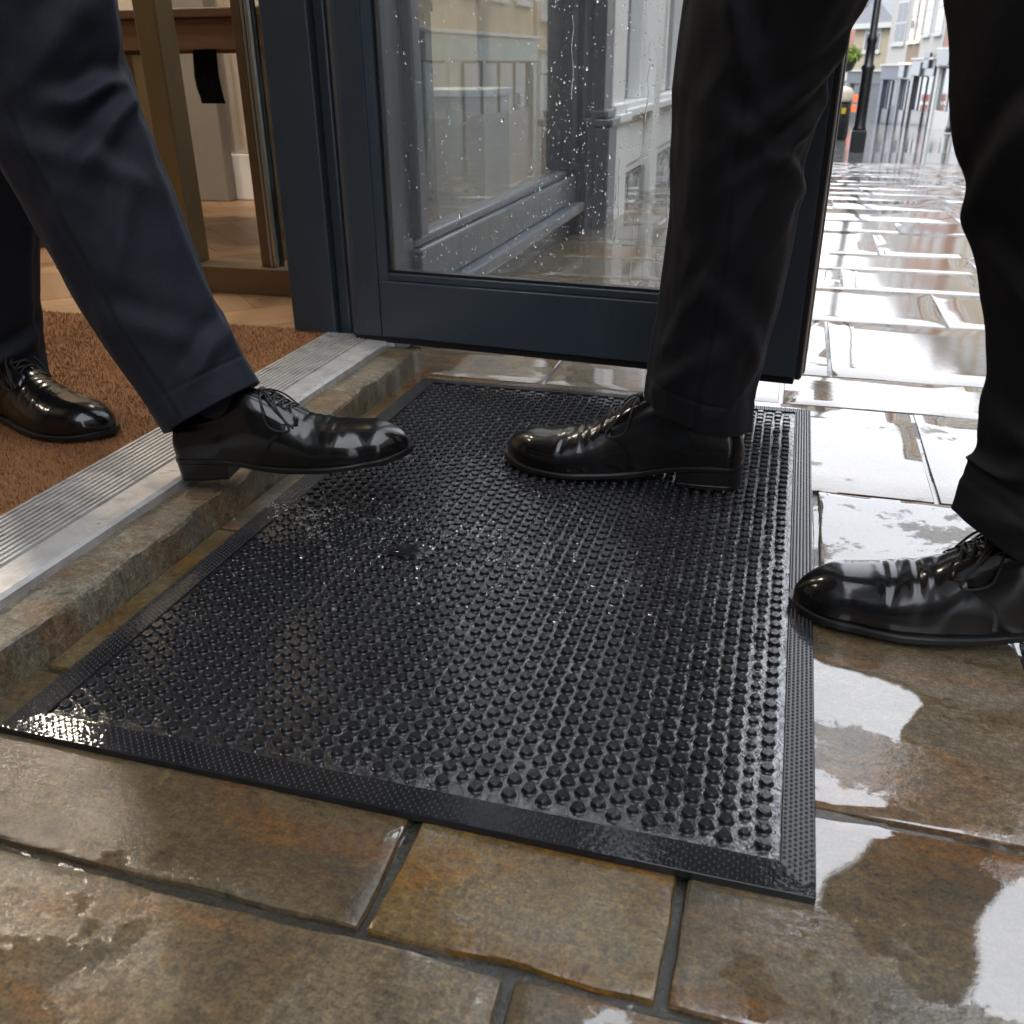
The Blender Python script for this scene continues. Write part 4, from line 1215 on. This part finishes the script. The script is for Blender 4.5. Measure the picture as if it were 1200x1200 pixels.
# ================================================================== THE STREET BEYOND
def building(name, A, B, z0, storeys, mats, label, shop_c, win=2, roof=None, depth=6, shop_h=3.0, st_h=2.9, win_c='far_white', signs=(), door_at=.75, group=None, riser='paint_black'):
    """terraced house: local x from A to B along the front, y goes back, z up from z0"""
    dx, dy = B[0] - A[0], B[1] - A[1]; Wd = math.hypot(dx, dy)
    e = empty(name, (A[0], A[1], z0), math.atan2(dy, dx)); tag(e, label, 'building', group)
    H = shop_h + storeys * st_h
    wall = box('wall', (0, .12, -1.0, Wd, depth, H), mats, e)
    # front wall of the upper floors
    box('front', (0, 0, shop_h, Wd, .1195, H), mats, e)
    for st in range(storeys):
        for k in range(win):
            cx = Wd * (k + .5) / win; zb = shop_h + st * st_h + .75; ww = min(.55, Wd / win * .32); hh = 1.6 - .12 * st
            f = box('window', (cx - ww, -.03, zb, cx + ww, -.002, zb + hh), win_c, e, .01)
            for a_, b_ in ((-1, -.04), (.04, 1)):
                for c_, d_ in ((.06, .48), (.52, .95)):
                    box('pane', (cx + a_ * (ww - .07) if a_ < 0 else cx + .03, -.036, zb + hh * c_, cx - .03 if a_ < 0 else cx + ww - .07, -.0305, zb + hh * d_), 'dark_glass', f)
            box('sill', (cx - ww - .08, -.10, zb - .09, cx + ww + .08, -.002, zb - .002), win_c, f, .01)
    # shopfront
    for x_ in (0, Wd - .3):
        box('pilaster', (x_ + .002, -.10, -1.0, x_ + .298, .119, shop_h - .62), shop_c, e, .015)
    box('fascia', (.002, -.14, shop_h - .6, Wd - .002, .119, shop_h - .08), shop_c, e, .015)
    box('cornice', (-.02, -.24, shop_h - .078, Wd + .02, .119, shop_h - .002), win_c, e, .015)
    dxx = Wd * door_at
    box('stall_riser', (.302, -.03, -1.0, dxx - .5, .119, .55), riser, e, .01)
    wn = box('shop_window', (.302, .02, .552, dxx - .5, .06, shop_h - .64), 'dark_glass', e)
    nm = max(2, int((dxx - .8) / 1.1))
    for k in range(nm + 1):
        x_ = .302 + (dxx - .802 - .06) * k / nm
        box('mullion', (x_, -.02, .552, x_ + .06, .018, shop_h - .64), shop_c, wn, .008)
    d = box('door', (dxx - .45, .03, -.05, dxx + .45, .07, 2.15), shop_c, e, .01)
    box('pane', (dxx - .30, .022, .7, dxx + .30, .0295, 2.0), 'dark_glass', d)
    box('transom', (dxx - .498, .02, 2.16, dxx + .498, .10, shop_h - .64), 'dark_glass', e)
    if dxx + .5 < Wd - .32:
        box('stall_riser', (dxx + .5, -.03, -1.0, Wd - .302, .119, .55), riser, e, .01)
        box('shop_window', (dxx + .5, .02, .552, Wd - .302, .06, shop_h - .64), 'dark_glass', e)
    for (x0, z_, w_, h_, c_) in signs:
        box('sign_board', (x0, -.24, z_, x0 + w_, -.145, z_ + h_), c_, e, .01)
    if roof == 'gable':      # gable end to the street
        V = [(-.2, -.15, H), (Wd + .2, -.15, H), (Wd / 2, -.15, H + Wd * .42), (-.2, depth, H), (Wd + .2, depth, H), (Wd / 2, depth, H + Wd * .42)]
        rf = mk('roof', V, [(0, 1, 2), (5, 4, 3), (0, 2, 5, 3), (2, 1, 4, 5), (1, 0, 3, 4)], 'slate', e)
        box('bargeboard', (-.3, -.28, H - .22, Wd + .3, -.152, H - .002), win_c, e)
    else:
        V = [(-.05, -.25, H), (Wd + .05, -.25, H), (Wd + .05, depth, H), (-.05, depth, H), (-.05, depth * .5, H + 1.9), (Wd + .05, depth * .5, H + 1.9)]
        rf = mk('roof', V, [(0, 1, 5, 4), (2, 3, 4, 5), (1, 2, 5), (3, 0, 4), (3, 2, 1, 0)], 'slate', e)
        box('chimney', (Wd * .12, depth * .4, H + .6, Wd * .12 + .8, depth * .6, H + 3.0), 'brick_red', rf)
    return e
# the row that closes the view, from far to near
building('brick_building', (.9, 62.0), (2.5, 60.0), -2.42, 1, 'brick_red', 'red brick building at the far left end of the row, beside the lamp post', 'far_white', 1, st_h=3.1, shop_h=2.6)
building('gabled_building', (2.05, 52.0), (3.62, 50.0), -2.12, 1, 'render_cream', 'cream gabled house with slate roof just behind the lamp post', 'paint_slate', 1, 'gable', st_h=1.95, shop_h=2.3)
building('white_building', (3.28, 47.2), (3.95, 45.2), -1.88, 3, 'render_white', 'narrow white rendered building right of the cream gabled house', 'paint_blue', 1, st_h=2.4, shop_h=2.3)
building('tan_building', (3.87, 45.0), (4.10, 42.2), -1.83, 3, 'render_tan', 'tan building between the two white fronts', 'paint_slate', 2, win_c='paint_cream', st_h=2.4, shop_h=2.3, signs=((.3, 1.75, 1.2, .45, 'paint_slate'),))
building('white_building', (4.06, 42.0), (4.42, 38.2), -1.72, 3, 'render_white', 'white rendered building left of the brick one, above grey shop signs', 'paint_black', 2, st_h=2.4, shop_h=2.35, signs=((.4, 1.75, 1.5, .45, 'paint_slate'), (2.3, 2.0, .9, .5, 'paint_blue')))
building('brick_building', (4.45, 38.0), (5.0, 33.5), -1.58, 3, 'brick_red', 'red brick building with a white shopfront nearest to the right leg', 'far_white', 3, st_h=2.4, shop_h=2.5, signs=((.3, 1.95, 1.6, .5, 'paint_black'),), riser='far_white')
# the near end of that side of the street: seen mirrored in the shop window
building('tan_brick_building', (5.2, 33.0), (5.7, 27.0), -1.42, 3, 'brick_tan', 'tan brick building mirrored in the shop window, white sashes over a white shop', 'far_white', 4, riser='far_white', shop_h=2.3, st_h=2.3)
building('tan_brick_building', (5.75, 26.8), (6.2, 19.5), -1.12, 3, 'brick_tan', 'tan brick building mirrored in the shop window above a green shopfront', 'paint_green', 4, shop_h=2.3, st_h=2.3)
building('cream_building', (6.25, 19.3), (6.6, 12.5), -.82, 2, 'render_cream', 'cream building across the street, mirrored at the edge of the shop window', 'paint_slate', 4, shop_h=2.4, st_h=2.4)
building('brick_building', (6.65, 12.3), (6.9, 4.0), -.55, 2, 'brick_red', 'red brick building across the street opposite the shop', 'paint_black', 4)
# left-hand terrace beyond the white shopfront
building('white_building', (-.75, 9.1), (-.85, 17.5), -.75, 1, 'render_white', 'white building on the shop side of the street beyond the white shopfront', 'paint_blue', 4)

# the street goes on unseen behind the viewer; houses added to block low sky
building('brick_building', (6.9, 3.8), (6.9, -6.0), 0, 2, 'brick_tan', 'unseen tan brick building across the street behind the viewer', 'paint_blue', 4)
building('cream_building', (6.9, -6.2), (6.5, -16.0), 0, 2, 'render_cream', 'unseen cream building across the street further behind the viewer', 'paint_green', 4)
building('brick_building', (-.75, -14.0), (-.75, -3.6), 0, 2, 'brick_red', 'unseen red brick building on the shop side behind the viewer', 'paint_black', 4)
building('white_building', (6.3, -19.0), (-3.0, -17.0), 0, 2, 'render_tan', 'unseen tan building added to close the street behind the viewer', 'paint_slate', 4)
# lamp post
lp = empty('lamp_post', (.770, 14.0, -.602)); tag(lp, 'black lamp post with square plinth standing on the wet pavement', 'lamp post')
box('plinth', (-.098, -.098, -.02, .098, .098, .27), 'paint_black', lp, .008)
V, F = lathe([(.092, .2705), (.086, .30), (.074, .33), (.070, .98), (.084, 1.0), (.084, 1.04), (.060, 1.06), (.056, 1.30), (.066, 1.32), (.066, 1.36), (.046, 1.40), (.042, 3.9), (.03, 4.2)], 20)
mk('column', V, F, 'paint_black', lp, True)
V, F = lathe([(.0435, 2.02), (.048, 2.03), (.048, 2.13), (.0435, 2.14)], 16); mk('band', V, F, 'steel', lp, True)
V, F = lathe([(.05, 4.201), (.11, 4.25), (.17, 4.6), (.18, 4.62), (.05, 4.8), (.01, 4.9)], 12); mk('lantern', V, F, 'dark_glass', lp, True)
# litter bin
bn_ = empty('litter_bin', (.635, 20.0, -.84)); tag(bn_, 'black litter bin with a pale hood and yellow stickers beside the door edge', 'litter bin')
V, F = lathe([(.25, 0), (.27, .05), (.27, .62), (.25, .64)], 20); mk('body', V, F, 'paint_black', bn_, True)
V, F = lathe([(.28, .66), (.28, .70), (.28, .82), (.22, .90), (.05, .93)], 20); mk('hood', V, F, 'paint_cream', bn_, True)
V, F = lathe([(.24, .6405), (.24, .6595)], 20); mk('collar', V, F, 'metal_dark', bn_, True)
for a in (-.5, .5):
    V = []; 
    for z_ in (.46, .56):
        for k in range(5):
            b = -PI / 2 + a + (k - 2) * .08; V.append((.274 * math.cos(b), .274 * math.sin(b), z_))
    mk('sticker', V, [(k, k + 1, k + 6, k + 5) for k in range(4)], 'paint_yellow', bn_)
# hanging basket on its own post beyond the bin
hb = empty('flower_planter', (.92, 27.0, gz(27))); tag(hb, 'leafy green planter on a thin post just right of the litter bin', 'planter')
V, F = lathe([(.05, 0), (.04, .1), (.035, 1.35), (.035, 1.4)], 10); mk('post', V, F, 'paint_black', hb, True)
V, F = lathe([(.05, 1.401), (.2, 1.45), (.28, 1.65), (.27, 1.66)], 16); mk('bowl', V, F, 'paint_black', hb, True)
Vl = []; Fl = []
for k in range(900):
    v = Vector((random.gauss(0, 1), random.gauss(0, 1), random.gauss(0, 1))).normalized() * (.34 * random.random() ** .33)
    c = Vector((v.x * 1.1, v.y * 1.1, 1.78 + v.z * .7)); a = Vector((random.gauss(0, 1), random.gauss(0, 1), random.gauss(0, 1))).normalized() * .05; b = Vector((random.gauss(0, 1), random.gauss(0, 1), random.gauss(0, 1))).normalized() * .03
    n0 = len(Vl); Vl += [c - a, c + b, c + a, c - b]; Fl.append((n0, n0 + 1, n0 + 2, n0 + 3))
mk('foliage', Vl, Fl, 'leaf', hb)
# orange barrier far down the street
ob = empty('street_barrier', (1.75, 46.0, gz(46))); tag(ob, 'small orange barrier far down the street left of the lamp post', 'barrier')
for z_ in (.45, .85): box('board', (-.75, -.03, z_, .75, .03, z_ + .28), 'paint_orange', ob, .01)
for x_ in (-.6, .6):
    box('leg', (x_ - .03, -.07, 0, x_ + .03, -.031, 1.18), 'far_white', ob); box('foot', (x_ - .05, -.35, -.03, x_ + .05, .3, -.001), 'paint_black', ob)
# bollards before the shops
for k, (x_, y_) in enumerate(((4.0, 30.0),)):
    b_ = empty('bollard', (x_, y_, gz(y_))); tag(b_, 'black bollard before the brick building, next to the right leg', 'bollard')
    V, F = lathe([(.09, -.02), (.09, .12), (.06, .16), (.055, .85), (.075, .88), (.075, .92), (.03, 1.0)], 14); mk('shaft', V, F, 'paint_black', b_, True)
    V, F = lathe([(.0605, .60), (.0605, .68)], 14); mk('band', V, F, 'far_white', b_, True)
